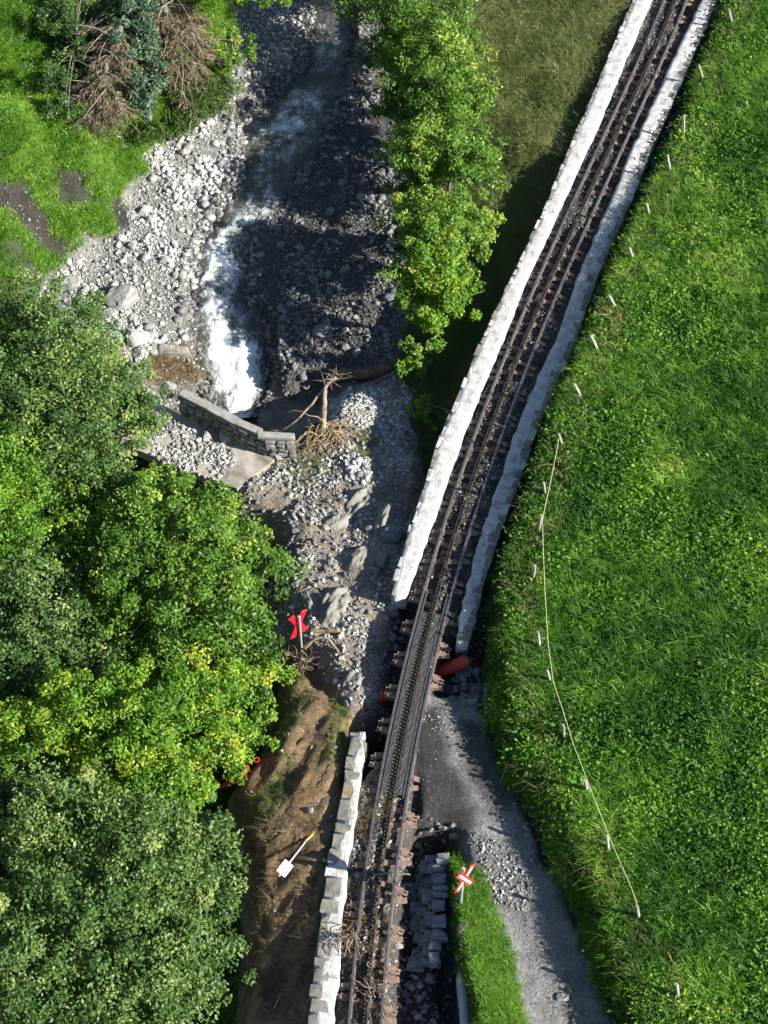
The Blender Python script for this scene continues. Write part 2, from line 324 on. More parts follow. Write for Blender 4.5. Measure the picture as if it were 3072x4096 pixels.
region('grass_verge', [(1800,3320,-.1),(1850,3400,-.1),(1955,3560,0),(1985,3700,0),(2050,3900,0),(2095,4096,0),(2270,4900,0),(1890,4900,0),(1868,4096,0),(1850,3900,0),(1835,3800,0),(1795,3600,0),(1795,3400,0)], [(1850,3450,-.06),(1900,3650,.03),(1960,4000,.02),(2050,4500,0)], 1)
# meadow bank and meadow: rises to the right of its foot line
FW = np.array([U(x, y, -.25) for x, y in FOOT])
fx = np.interp(GY, FW[::-1][:, 1], FW[::-1][:, 0])
slopef = np.gradient(np.interp(YS, FW[::-1][:, 1], FW[::-1][:, 0]), YS)[:, None]
dF = (GX - fx + .12 * fbm(GX, GY, 1.2, 31)) / np.sqrt(1 + slopef ** 2)
roadk = sstep(26, 30, GY)                                 # 0 beside the road, 1 beside the upper track
bw = 1.0 * (1 - roadk) + .42 * roadk; bh = .98 * (1 - roadk) + (.92 - .42 * sstep(38, 54, GY)) * roadk
hm = -.25 + bh * sstep(0, 1, np.clip(dF / bw, 0, 1)) + .11 * np.clip(dF - bw, 0, 60) + .05 * fbm(GX, GY, 1.5, 33)
mm = (dF > 0); H = np.where(mm, hm, H); COLR[mm] = BASE['meadow']; REG[mm] = NAMES.index('meadow')
# relief of each kind of ground
rid = 1 - np.abs(fbm(GX, GY, 2.6, 41))
H += (REG == 1) * (.42 * fbm(GX + .5 * GY, GY * 1.4, 2.2, 43) + .16 * fbm(GX, GY, .8, 44)) + (REG == 0) * (.16 * fbm(GX, GY, 1.8, 45) + .05 * fbm(GX, GY, .4, 46))
H += (REG == 3) * (.20 * fbm(GX, GY, 1.1, 47) + .11 * fbm(GX, GY, .45, 48, 3)) + (REG == 2) * .14 * fbm(GX, GY, 1.2, 49)
al = GX * .5 + GY * .866; ac = GX * .866 - GY * .5
H += (REG == 4) * (.24 * fbm(ac * 2.4, al * .6, 1.3, 51) + .17 * fbm(ac * 3, al * .6, .7, 52, 3)) + (REG == 7) * .14 * fbm(GX, GY, .6, 53) + (REG == 6) * .025 * fbm(GX, GY, .5, 54)
def gz(x, y):
    x = np.asarray(x, float); y = np.asarray(y, float)
    i = np.clip(np.searchsorted(XS, x) - 1, 0, len(XS) - 2); j = np.clip(np.searchsorted(YS, y) - 1, 0, len(YS) - 2)
    u = (x - XS[i]) / (XS[i + 1] - XS[i]); v = (y - YS[j]) / (YS[j + 1] - YS[j])
    return (H[j, i] * (1 - u) + H[j, i + 1] * u) * (1 - v) + (H[j + 1, i] * (1 - u) + H[j + 1, i + 1] * u) * v
def reg_at(x, y):
    i = np.clip(np.searchsorted(XS, x) - 1, 0, len(XS) - 2); j = np.clip(np.searchsorted(YS, y) - 1, 0, len(YS) - 2)
    return REG[j, i]
def G(px, py, dz=0.0):
    """point of the ground seen at a source pixel"""
    z = -1.0
    for k in range(40):
        p = U(px, py, z); z = .5 * z + .5 * float(gz(p[0], p[1]))
    return np.array([p[0], p[1], z + dz])

# colour patches of the ground itself; the right stream bed's also holds painted shade
def patch(poly, col, soft=1, amt=1.0, z=None):
    global COLR
    P = np.array([G(x, y) if z is None else U(x, y, z) for x, y in poly]); m = blur(inside(P, WX, WY).astype(float), soft)[..., None] * amt
    COLR = COLR * (1 - m) + np.array(col) * m
    return m[..., 0]
SCAR = np.zeros(GX.shape)
for poly in ([(-60,715),(110,730),(205,850),(220,965),(140,960),(65,865),(-60,835)], [(155,930),(265,950),(290,1020),(230,1025),(170,980)],
             [(245,680),(305,665),(365,750),(380,805),(245,805)], [(40,985),(110,980),(130,1040),(60,1050)], [(430,790),(530,800),(540,900),(470,930),(450,850)], [(100,1070),(150,1060),(160,1140),(100,1140)],
             [(310,470),(380,540),(330,500)], [(350,640),(400,690),(370,700)]):
    SCAR = np.maximum(SCAR, patch(poly, (.038, .034, .029)))
streak = 1 + .55 * fbm(ac * 4, al * .9, .7, 57) + .35 * fbm(ac * 6, al * 1.2, .3, 58); COLR[REG == 4] *= np.clip(streak, .35, 1.5)[REG == 4][:, None]
mott = 1 + .45 * fbm(GX, GY, .9, 59, 4); COLR[REG == 3] *= np.clip(mott, .5, 1.3)[REG == 3][:, None]
ASPH = patch([(1660,2840),(1745,2830),(1790,2900),(1805,3050),(1850,3120),(1920,3270),(1900,3330),(1860,3360),(1760,3310),(1690,3280),(1600,3260),(1640,3000)], (.042, .040, .038))
ASPH2 = patch([(1830,2860),(1960,2900),(2020,3080),(2080,3200),(2020,3260),(1930,3200),(1840,3040)], (.065, .062, .058))
BIGSH = patch([(1920,3370),(2030,3400),(2120,3560),(2080,3640),(1990,3620),(1930,3480)], (.15, .145, .14))
patch([(2070,3900),(2140,3860),(2260,4096),(2200,4200),(2120,4096)], (.21, .205, .20), 3)
patch([(2190,3780),(2230,3780),(2330,4096),(2290,4096)], (.09, .105, .04), 2, .5)
patch([(1290,1740),(1390,1700),(1400,1800),(1350,1900),(1270,1860)], (.16, .115, .065), 2)
patch([(1430,1700),(1490,1710),(1480,1830),(1420,1830)], (.13, .10, .035), 1)
patch([(1150,1860),(1280,1830),(1300,1900),(1220,1930)], (.07, .085, .02), 2, .8)
patch([(590,1400),(780,1420),(820,1530),(650,1540),(580,1500)], (.13, .085, .04), 1)
patch([(760,1430),(830,1430),(870,1530),(830,1540)], (.10, .13, .02), 1)
patch([(1090,2680),(1200,2660),(1240,2760),(1210,2880),(1120,3000),(1060,2900)], (.12, .105, .04), 3, .7)
patch([(1050,3150),(1150,2990),(1180,3000),(1100,3250),(980,3350),(940,3250)], (.13, .115, .045), 2, .8)
patch([(1340,2800),(1400,2860),(1380,3000),(1340,3120),(1310,3000)], (.13, .125, .045), 2, .8)
patch([(1250,350),(1560,300),(1640,800),(1640,1100),(1560,1450),(1380,1560),(1150,1600),(1060,1480),(1050,1330),(960,1200),(1000,1000),(1100,820),(1200,680)], (.055, .053, .051), 4, .9)  # dark wet gravel, darkened further to carry the tree shade in its colour
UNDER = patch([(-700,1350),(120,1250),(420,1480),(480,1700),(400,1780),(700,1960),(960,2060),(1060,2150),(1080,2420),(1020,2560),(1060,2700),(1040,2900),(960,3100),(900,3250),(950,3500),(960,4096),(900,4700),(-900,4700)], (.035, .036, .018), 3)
H += .05 * ASPH + .04 * ASPH2
# wet margin along the water
STREAM = [(1345,-1200,130),(1335,-100,140),(1330,100,130),(1295,270,150),(1205,400,200),(1125,540,245),(1090,660,170),(1030,780,150),(930,900,125),(895,1000,140),(890,1100,170),(880,1200,160),(905,1300,190),(935,1400,210),(950,1500,180),(945,1590,140),(965,1690,90)]
SP = np.array([np.append(G(x, y)[:2], w / (2 * 82.0)) for x, y, w in STREAM])
def stream_d(x, y):
    best = np.full(np.shape(x), 1e9); wid = np.zeros(np.shape(x)); sal = np.zeros(np.shape(x)); cum = 0
    for a, b in zip(SP[:-1], SP[1:]):
        d = b[:2] - a[:2]; L = np.hypot(*d); t = np.clip(((x - a[0]) * d[0] + (y - a[1]) * d[1]) / L ** 2, 0, 1)
        r = np.hypot(x - a[0] - t * d[0], y - a[1] - t * d[1]); k = r < best
        best = np.where(k, r, best); wid = np.where(k, a[2] + t * (b[2] - a[2]), wid); sal = np.where(k, cum + t * L, sal); cum += L
    return best, wid, sal
sd, sw, ssal = stream_d(GX, GY)
seg_ = np.hypot(*(np.diff(SP[:, :2], axis=0).T)); SC = np.concatenate([[0], np.cumsum(seg_)]); zs_ = np.arange(0, SC[-1], .1)
zl_ = gz(np.interp(zs_, SC, SP[:, 0]), np.interp(zs_, SC, SP[:, 1])); zl_ = np.convolve(np.concatenate([np.full(9, zl_[0]), zl_, np.full(9, zl_[-1])]), np.ones(19) / 19, 'valid'); zl_ = np.minimum.accumulate(zl_) - .05
def water_z(s_): return np.interp(s_, zs_, zl_)
rr_ = sd / np.maximum(sw, .1); H = np.where((REG == 0) & (rr_ < 1.35), np.minimum(H, water_z(ssal) - .20 + .55 * np.clip(rr_ - .8, 0, 2)), H)
wet = (1 - sstep(.9, 1.9, sd / np.maximum(sw, .1)) * 1.0) * (REG == 0)
COLR *= (1 - .5 * wet)[..., None]
WET = wet

def terrain_material():
    m, n, l, b = nodes('ground')
    a = n.new('ShaderNodeAttribute'); a.attribute_name = 'col'
    tc = n.new('ShaderNodeTexCoord'); vec = tc.outputs['Object']
    t1 = noise(n, l, vec, 1.3, 8, .7); t2 = noise(n, l, vec, 14, 6, .7)
    r1 = n.new('ShaderNodeMapRange'); r1.inputs['From Min'].default_value = .3; r1.inputs['From Max'].default_value = .7
    r1.inputs['To Min'].default_value = .5; r1.inputs['To Max'].default_value = 1.45; l.new(t1.outputs[0], r1.inputs[0])
    r2 = n.new('ShaderNodeMapRange'); r2.inputs['From Min'].default_value = .3; r2.inputs['From Max'].default_value = .7
    r2.inputs['To Min'].default_value = .55; r2.inputs['To Max'].default_value = 1.5; l.new(t2.outputs[0], r2.inputs[0])
    mu = n.new('ShaderNodeMath'); mu.operation = 'MULTIPLY'; l.new(r1.outputs[0], mu.inputs[0]); l.new(r2.outputs[0], mu.inputs[1])
    mx = n.new('ShaderNodeMix'); mx.data_type = 'RGBA'; mx.blend_type = 'MULTIPLY'; mx.inputs[0].default_value = 1
    l.new(a.outputs['Color'], mx.inputs[6]); l.new(mu.outputs[0], mx.inputs[7])
    # scattered pale grit
    vo = n.new('ShaderNodeTexVoronoi'); vo.inputs['Scale'].default_value = 17; l.new(vec, vo.inputs['Vector'])
    cr = ramp(n, [(.06, (1, 1, 1)), (.16, (0, 0, 0))]); l.new(vo.outputs['Distance'], cr.inputs[0])
    at = n.new('ShaderNodeAttribute'); at.attribute_name = 'grit'
    m2 = n.new('ShaderNodeMath'); m2.operation = 'MULTIPLY'; l.new(cr.outputs[0], m2.inputs[0]); l.new(at.outputs['Fac'], m2.inputs[1])
    m3 = n.new('ShaderNodeMix'); m3.data_type = 'RGBA'; l.new(m2.outputs[0], m3.inputs[0]); l.new(mx.outputs[2], m3.inputs[6]); m3.inputs[7].default_value = (.42, .41, .38, 1)
    l.new(m3.outputs[2], b.inputs['Base Color'])
    wa = n.new('ShaderNodeAttribute'); wa.attribute_name = 'wet'
    rr = n.new('ShaderNodeMapRange'); rr.inputs['To Min'].default_value = .92; rr.inputs['To Max'].default_value = .35; l.new(wa.outputs['Fac'], rr.inputs[0])
    l.new(rr.outputs[0], b.inputs['Roughness']); b.inputs['Specular IOR Level'].default_value = .3
    bp = n.new('ShaderNodeBump'); bp.inputs['Distance'].default_value = .10; bp.inputs['Strength'].default_value = 1
    t3 = noise(n, l, vec, 7, 9, .75); l.new(t3.outputs[0], bp.inputs['Height']); l.new(bp.outputs[0], b.inputs['Normal'])
    return m
MAT['ground'] = terrain_material()
grit = np.select([REG == 0, REG == 3, REG == 6, REG == 4, REG == 7, REG == 5], [.5, .8, .9, .25, .4, .35], 0.0) * (1 - .5 * ASPH)
NYg, NXg = GX.shape
idx = np.arange(NXg * NYg).reshape(NYg, NXg)
quads = np.stack([idx[:-1, :-1], idx[:-1, 1:], idx[1:, 1:], idx[1:, :-1]], -1).reshape(-1, 4)
qreg = REG[:-1, :-1].ravel()
ALLV = np.stack([GX, GY, H], -1).reshape(-1, 3)
GROUND = {}
for k, nm in enumerate(NAMES):
    q = quads[qreg == k]
    if not len(q): continue
    u, inv = np.unique(q, return_inverse=True)
    me = np_mesh(nm, ALLV[u], inv.reshape(-1, 4), True)
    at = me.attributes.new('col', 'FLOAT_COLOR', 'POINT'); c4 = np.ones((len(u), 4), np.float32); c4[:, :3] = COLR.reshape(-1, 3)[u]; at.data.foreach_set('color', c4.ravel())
    at = me.attributes.new('grit', 'FLOAT', 'POINT'); at.data.foreach_set('value', grit.ravel()[u].astype(np.float32))
    at = me.attributes.new('wet', 'FLOAT', 'POINT'); at.data.foreach_set('value', WET.ravel()[u].astype(np.float32))
    me.materials.append(MAT['ground'])
    o = bpy.data.objects.new(nm, me); link(o); tag(o, kind='structure'); GROUND[nm] = o

# ------------------------------------------------------------------ water
def build_water():
    pl = SP[1:]; seg = np.hypot(*(np.diff(SP[:, :2], axis=0).T)); cum = np.concatenate([[0], np.cumsum(seg)])
    s = np.arange(cum[0], cum[-1], .07); cx = np.interp(s, cum, SP[:, 0]); cy = np.interp(s, cum, SP[:, 1]); w = np.interp(s, cum, SP[:, 2])
    k = np.ones(15) / 15
    pad = lambda a: np.convolve(np.concatenate([np.full(7, a[0]), a, np.full(7, a[-1])]), k, 'valid')
    cx, cy, w = pad(cx), pad(cy), pad(w)
    tx, ty = np.gradient(cx), np.gradient(cy); L = np.hypot(tx, ty); nx, ny = -ty / L, tx / L
    t = np.linspace(-1.15, 1.15, 41)
    wob = 1 + .18 * fbm(s[:, None] + 0 * t, 3 * np.sign(t)[None], .9, 61)
    X = cx[:, None] + nx[:, None] * t * w[:, None] * wob; Y = cy[:, None] + ny[:, None] * t * w[:, None] * wob
    zb = water_z(s)
    Z = zb[:, None] + .03 + 0 * X
    sv = np.interp(s, cum, np.arange(len(cum)))            # station index -> foam amount
    foam_s = np.interp(sv, np.arange(17), [.1, .15, .25, .42, .58, .60, .50, .58, .66, .72, .95, .85, .9, 1.15, 1.2, 1.1, .8])
    edge = np.clip(np.abs(t), 0, 1)[None]
    fl = fbm(X, Y * .8, .38, 63, 5); big = fbm(X, Y, .9, 64)
    foam = np.clip(foam_s[:, None] * (1.08 - .75 * edge ** 2.5) + .42 * fl + .5 * big - .22, 0, 1)
    Z += .10 * fl * (.4 + foam_s[:, None]) + .10 * big * (.3 + foam_s[:, None]) - .06 * edge ** 4
    n_s, n_t = X.shape; ii = np.arange(n_s * n_t).reshape(n_s, n_t)
    q = np.stack([ii[:-1, :-1], ii[:-1, 1:], ii[1:, 1:], ii[1:, :-1]], -1).reshape(-1, 4)
    me = np_mesh('stream', np.stack([X, Y, Z], -1).reshape(-1, 3), q, True)
    a = me.attributes.new('foam', 'FLOAT', 'POINT'); a.data.foreach_set('value', foam.ravel().astype(np.float32))
    a = me.attributes.new('flow', 'FLOAT_VECTOR', 'POINT'); a.data.foreach_set('vector', np.stack([t[None] * w[:, None], s[:, None] + 0 * X, 0 * X], -1).astype(np.float32).ravel())
    m, n, l, b = nodes('stream_water')
    fa = n.new('ShaderNodeAttribute'); fa.attribute_name = 'foam'; fv = n.new('ShaderNodeAttribute'); fv.attribute_name = 'flow'
    mp = n.new('ShaderNodeMapping'); mp.inputs['Scale'].default_value = (1, .62, 1); l.new(fv.outputs['Vector'], mp.inputs[0])
    nz = noise(n, l, mp.outputs[0], 4.0, 9, .72); nz.inputs['Distortion'].default_value = 1.6
    ad = n.new('ShaderNodeMath'); ad.operation = 'ADD'; l.new(fa.outputs['Fac'], ad.inputs[0])
    ms = n.new('ShaderNodeMapRange'); ms.inputs['From Min'].default_value = .3; ms.inputs['From Max'].default_value = .7; ms.inputs['To Min'].default_value = -.42; ms.inputs['To Max'].default_value = .42
    l.new(nz.outputs[0], ms.inputs[0]); l.new(ms.outputs[0], ad.inputs[1])
    cr = ramp(n, [(.10, (.060, .062, .052)), (.38, (.12, .13, .122)), (.62, (.36, .385, .385)), (.92, (.82, .84, .84))]); l.new(ad.outputs[0], cr.inputs[0])
    l.new(cr.outputs[0], b.inputs['Base Color'])
    rr = ramp(n, [(.3, (.12, .12, .12)), (.7, (.75, .75, .75))]); l.new(ad.outputs[0], rr.inputs[0]); l.new(rr.outputs[0], b.inputs['Roughness'])
    bp = n.new('ShaderNodeBump'); bp.inputs['Distance'].default_value = .09; bp.inputs['Strength'].default_value = 1
    nb = noise(n, l, mp.outputs[0], 9, 6, .65); l.new(nb.outputs[0], bp.inputs['Height']); l.new(bp.outputs[0], b.inputs['Normal'])
    me.materials.append(m); o = bpy.data.objects.new('stream', me); link(o); tag(o, kind='structure')
build_water()

# ------------------------------------------------------------------ scattering (grass, gravel): points that carry instances
def hull_mesh(name, P, mat, smooth=False):
    bm = bmesh.new()
    for p in P: bm.verts.new(p)
    r = bmesh.ops.convex_hull(bm, input=bm.verts)
    bmesh.ops.delete(bm, geom=[v for v in bm.verts if not v.link_faces], context='VERTS')
    me = bpy.data.meshes.new(name); bm.to_mesh(me); bm.free()
    if smooth: me.polygons.foreach_set('use_smooth', np.ones(len(me.polygons), bool))
    if mat: me.materials.append(mat)
    return me
def rock_points(n, flat=.65, jag=.25):
    p = rng.normal(size=(n, 3)); p /= np.linalg.norm(p, axis=1)[:, None]
    p *= (1 - jag * rng.random((n, 1))); return p * np.array([1, .62 + .3 * rng.random(), flat])
def make_coll(name, meshes):
    c = bpy.data.collections.new(name)
    for k, me in enumerate(meshes):
        c.objects.link(bpy.data.objects.new('%s_%02d' % (name, k), me))
    return c
def scatter(name, P, rot, scl, ids, tint, coll):
    me = bpy.data.meshes.new(name); P = np.asarray(P, np.float32); n = len(P)
    me.vertices.add(n); me.vertices.foreach_set('co', P.ravel())
    def at(nm, ty, arr, key): a = me.attributes.new(nm, ty, 'POINT'); a.data.foreach_set(key, arr)
    at('rot', 'FLOAT_VECTOR', np.asarray(rot, np.float32).ravel(), 'vector')
    at('scl', 'FLOAT_VECTOR', np.asarray(scl, np.float32).ravel(), 'vector')
    at('pick', 'INT', np.asarray(ids, np.int32), 'value'); at('tint', 'FLOAT', np.asarray(tint, np.float32), 'value')
    o = bpy.data.objects.new(name, me)
    g = bpy.data.node_groups.new(name + '_nodes', 'GeometryNodeTree')
    g.interface.new_socket('Geometry', in_out='INPUT', socket_type='NodeSocketGeometry'); g.interface.new_socket('Geometry', in_out='OUTPUT', socket_type='NodeSocketGeometry')
    N = g.nodes; L = g.links; gi = N.new('NodeGroupInput'); go = N.new('NodeGroupOutput')
    ip = N.new('GeometryNodeInstanceOnPoints'); ci = N.new('GeometryNodeCollectionInfo')
    ci.inputs['Collection'].default_value = coll; ci.inputs['Separate Children'].default_value = True; ci.inputs['Reset Children'].default_value = True
    def na(nm, ty): x = N.new('GeometryNodeInputNamedAttribute'); x.data_type = ty; x.inputs['Name'].default_value = nm; return [s for s in x.outputs if s.enabled and s.name == 'Attribute'][0]
    er = N.new('FunctionNodeEulerToRotation'); L.new(na('rot', 'FLOAT_VECTOR'), er.inputs[0])
    L.new(gi.outputs[0], ip.inputs['Points']); L.new(ci.outputs[0], ip.inputs['Instance']); ip.inputs['Pick Instance'].default_value = True
    L.new(na('pick', 'INT'), ip.inputs['Instance Index']); L.new(er.outputs[0], ip.inputs['Rotation']); L.new(na('scl', 'FLOAT_VECTOR'), ip.inputs['Scale'])
    L.new(ip.outputs[0], go.inputs[0])
    md = o.modifiers.new('instances', 'NODES'); md.node_group = g
    return o
def sample(poly, dens, ground=True, z=-.2):
    """random ground points inside a polygon of source pixels"""
    P = np.array([G(x, y) for x, y in poly]) if ground else np.array([U(x, y, z) for x, y in poly])
    lo, hi = P[:, :2].min(0), P[:, :2].max(0); n = rng.poisson(dens * np.prod(hi - lo))
    q = lo + rng.random((n, 2)) * (hi - lo); q = q[inside(P, q[:, 0] + .1 * fbm(q[:, 0], q[:, 1], .5, 3), q[:, 1] + .1 * fbm(q[:, 0], q[:, 1], .5, 8))]
    return q
def area_sample(dens, regs, margin=250):
    lo = np.array([-18.9, 13]); hi = np.array([21.3, 66]); n = rng.poisson(dens * np.prod(hi - lo))
    q = lo + rng.random((n, 2)) * (hi - lo); q = q[np.isin(reg_at(q[:, 0], q[:, 1]), regs)]
    p = project(np.column_stack([q, gz(q[:, 0], q[:, 1])]))
    return q[(p[:, 0] > -margin) & (p[:, 0] < 3072 + margin) & (p[:, 1] > -margin) & (p[:, 1] < 4096 + margin)]

STONES = make_coll('cobble_shapes', [hull_mesh('round_cobble', rock_points(44, .6, .12), MAT['stone_i'], True) for k in range(7)] + [hull_mesh('angular_cobble', rock_points(15, .65, .3), MAT['stone_i']) for k in range(7)])
SS = dict(P=[], r=[], s=[], t=[], i=[])
def stones(q, lo, hi, t0, t1, ang=.5, pw=2.5, sink=.25, z=None, keep=None):
    n = len(q)
    if not n: return
    s = lo + (hi - lo) * rng.random(n) ** pw
    zz_ = (gz(q[:, 0], q[:, 1]) if z is None else np.full(n, z)) + s * .5 * (.65 - sink)
    SS['P'].append(np.column_stack([q, zz_])); SS['r'].append(np.column_stack([rng.normal(0, .35, n), rng.normal(0, .35, n), rng.random(n) * 6.28]))
    SS['s'].append(np.column_stack([s, s, s]) * .5 * (1 + .2 * rng.normal(size=(n, 3)))); SS['t'].append(np.clip(t0 + (t1 - t0) * rng.random(n), 0, 1))
    SS['i'].append(np.where(rng.random(n) < ang, rng.integers(7, 14, n), rng.integers(0, 7, n)))
def dens_keep(q, sc, thr, seed, soft=.3):
    f = fbm(q[:, 0], q[:, 1], sc, seed); return q[rng.random(len(q)) < sstep(thr - soft, thr + soft, f)]
def off_stream(q, k=1.0):
    d, w, _ = stream_d(q[:, 0], q[:, 1]); return q[d > w * k]
LEFTBANK = [(900,440),(1000,420),(1020,560),(960,660),(960,780),(860,900),(820,1020),(800,1150),(800,1300),(820,1400),(600,1420),(500,1500),(440,1400),(380,1300),(280,1180),(230,1100),(330,1000),(420,960),(520,920),(490,800),(570,700),(560,600),(680,540)]
RIGHTBED = [(930,0),(1260,0),(1260,280),(1080,330),(930,330)]
RB2 = [(1300,420),(1560,350),(1640,800),(1640,1100),(1560,1450),(1380,1560),(1150,1600),(1060,1480),(1050,1330),(960,1200),(1000,1000),(1100,820),(1200,680)]
q = off_stream(sample(LEFTBANK, 230), 1.05); qa = q[::2]; stones(qa, .03, .10, .62, 1, .4, 1.5); stones(dens_keep(q[1::2], 1.0, .08, 71, .2), .07, .34, .66, 1, .4, 3.4)
q = off_stream(sample(RIGHTBED, 150)); stones(q, .05, .26, .45, .9, .4, 3)
q = off_stream(sample(RB2, 380)); stones(q[::2], .03, .10, .10, .62, .5, 1.6); stones(dens_keep(q[1::2], 1.5, .1, 73), .07, .26, .15, .68, .5, 3.2)  # right bed stones toned dark: wet gravel plus tree shade put into the tint
q = off_stream(sample([(1240,330),(1420,0),(1500,0),(1480,400),(1350,420)], 90)); stones(q, .06, .25, .3, .7, .4, 3)
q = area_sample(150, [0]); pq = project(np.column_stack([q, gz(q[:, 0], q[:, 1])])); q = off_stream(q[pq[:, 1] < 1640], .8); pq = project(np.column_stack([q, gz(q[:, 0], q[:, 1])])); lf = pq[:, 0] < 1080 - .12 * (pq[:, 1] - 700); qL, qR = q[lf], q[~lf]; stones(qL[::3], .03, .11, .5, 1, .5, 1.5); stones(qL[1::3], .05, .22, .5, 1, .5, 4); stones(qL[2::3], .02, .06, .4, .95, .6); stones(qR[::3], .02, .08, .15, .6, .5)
d_, w_, _ = stream_d(q[:, 0], q[:, 1]); qs = q[(d_ < w_ * 1.6)]; stones(qs[::2], .08, .34, .15, .6, .4, 2.2)
DEB = [(1100,1850),(1300,1750),(1480,1820),(1480,2100),(1560,2300),(1560,2800),(1400,2850),(1330,2700),(1200,2600),(1060,2400),(1130,2200),(1000,2000)]
q = area_sample(420, [3]); stones(q[::2], .015, .05, .4, 1, .8, 1.8); stones(dens_keep(q[1::2], .9, .0, 75, .2), .03, .22, .42, 1, .85, 4); stones(q[::9], .05, .26, .35, .8, 1, 2.2, .45)
for poly, d, s1 in ([(1290,1600),(1400,1560),(1560,1560),(1540,1660),(1450,1720),(1320,1700)], 260, .22), ([(1480,1640),(1620,1640),(1680,1780),(1640,1890),(1570,1880),(1540,1760)], 420, .12), ([(1380,1840),(1480,1850),(1480,1930),(1390,1930)], 160, .3), ([(1440,2790),(1520,2770),(1530,2860),(1480,2900),(1440,2860)], 600, .09), ([(1060,2480),(1160,2520),(1150,2640),(1060,2720),(1000,2600)], 260, .16):
    stones(sample(poly, d), .04, s1, .55, 1, .5, 2)
q = area_sample(70, [1]); ii_ = np.clip(np.searchsorted(XS, q[:, 0]), 0, NXg - 1); jj_ = np.clip(np.searchsorted(YS, q[:, 1]), 0, NYg - 1); q = q[SCAR[jj_, ii_] > .5]; stones(q, .02, .14, .2, .8, .8, 2.5)
q = area_sample(10, [4]); stones(q, .02, .14, .4, .95, .6, 4)
q = area_sample(150, [5]); stones(q[::3], .05, .14, .15, .62, .8, 1.4); q2 = dens_keep(q[1::3], .7, .02, 77, .25); stones(q2, .04, .12, .35, .95, .8); stones(sample([(1390,3200),(1640,3200),(1600,3600),(1560,4090),(1380,4090),(1420,3600)], 110), .03, .16, .3, 1, .8, 3); stones(q[2::3], .03, .07, .1, .5, .8)
q = area_sample(190, [6]); ii_ = np.clip(np.searchsorted(XS, q[:, 0]), 0, NXg - 1); jj_ = np.clip(np.searchsorted(YS, q[:, 1]), 0, NYg - 1)
qa = q[(ASPH[jj_, ii_] + ASPH2[jj_, ii_] < .4)]; stones(qa, .02, .05, .35, .9, .8, 1.5); q2 = sample([(1880,3330),(2040,3380),(2140,3560),(2090,3640),(1990,3630),(1930,3480)], 230); stones(q2, .04, .15, .4, .9, .9, 2.5)
q2 = sample([(1990,3230),(2110,3290),(2140,3500),(2040,3420)], 120); stones(q2, .04, .12, .4, .9, .9, 2.5); stones(sample([(1650,2840),(1790,2840),(1790,2960),(1700,2900)], 90), .02, .09, .5, 1, .8, 2)
stones(q[(ASPH[jj_, ii_] > .4)][::14], .02, .05, .4, 1)
q = area_sample(60, [7]); stones(q, .05, .32, .25, .75, .8, 3.2); q = sample([(1760,2700),(1960,2650),(1970,2800),(1850,2830),(1770,2790)], 120); stones(q, .06, .34, .3, .85, .85, 2.5)
for a in ('P', 'r', 's', 't', 'i'): SS[a] = np.concatenate(SS[a])
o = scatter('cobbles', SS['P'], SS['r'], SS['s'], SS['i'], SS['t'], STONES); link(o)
tag(o, 'grey and white cobbles and gravel strewn over stream bed, debris and track', 'gravel', kind='stuff')

def tuft_mesh(name, n, h, w, spread, lean, mat, broad=0, bs=.032):
    V = []; Fq = []
    for k in range(n):
        a = rng.random() * 6.28; r = spread * math.sqrt(rng.random()); b = np.array([r * math.cos(a), r * math.sin(a), -.02])
        d = rng.random() * 6.28; ln = lean * (.4 + rng.random()); hh = h * (.55 + .6 * rng.random()); dirv = np.array([math.cos(d), math.sin(d), 0]); side = np.array([-dirv[1], dirv[0], 0])
        if rng.random() < broad:
            c = b + dirv * ln * hh + np.array([0, 0, hh * .75]); L_ = bs * (.6 + .8 * rng.random()); nrm = np.array([rng.normal(0, .5), rng.normal(0, .5), 1]); nrm /= np.linalg.norm(nrm)
            u = np.cross(nrm, side); u /= np.linalg.norm(u); s = np.cross(nrm, u)
            o_ = len(V); V += [c - u * L_, c + s * L_ * .62, c + u * L_ * 1.1, c - s * L_ * .62]; Fq.append((o_, o_ + 1, o_ + 2, o_ + 3)); continue
        p1 = b + dirv * ln * hh * .35 + np.array([0, 0, hh * .62]); p2 = b + dirv * ln * hh * 1.0 + np.array([0, 0, hh * (.95 - .35 * ln)])
        ww = w * (.6 + .7 * rng.random()); o_ = len(V)
        V += [b - side * ww * .6, b + side * ww * .6, p1 + side * ww * .5, p1 - side * ww * .5, p2 + side * ww * .12, p2 - side * ww * .12]
        Fq += [(o_, o_ + 1, o_ + 2, o_ + 3), (o_ + 3, o_ + 2, o_ + 4, o_ + 5)]
    me = np_mesh(name, np.array(V), np.array(Fq)); me.materials.append(mat); return me
def grass(name, q, coll, nvar, s0, s1, tint, label, tilt=.15, down=None):
    n = len(q); z = gz(q[:, 0], q[:, 1]); s = s0 + (s1 - s0) * rng.random(n)
    rot = np.column_stack([rng.normal(0, tilt, n), rng.normal(0, tilt, n), rng.random(n) * 6.28])
    o = scatter(name, np.column_stack([q, z]), rot, np.column_stack([s, s, s * (.8 + .4 * rng.random(n))]), rng.integers(0, nvar, n), np.clip(tint, 0, 1), coll); link(o)
    return tag(o, label, 'grass', kind='stuff')
MG = make_coll('meadow_tufts', [tuft_mesh('meadow_tuft', 26, .36, .013, .15, .9, MAT['meadowgrass'], .04) for k in range(4)] + [tuft_mesh('herb_tuft', 26, .28, .014, .17, .75, MAT['meadowgrass'], .6, .040) for k in range(5)])
q = area_sample(80, [9], 300); f = fbm(q[:, 0], q[:, 1], 3.0, 81) * .5 + fbm(q[:, 0], q[:, 1], .7, 82) * .5
herb = fbm(q[:, 0], q[:, 1], 2.2, 83) > .0
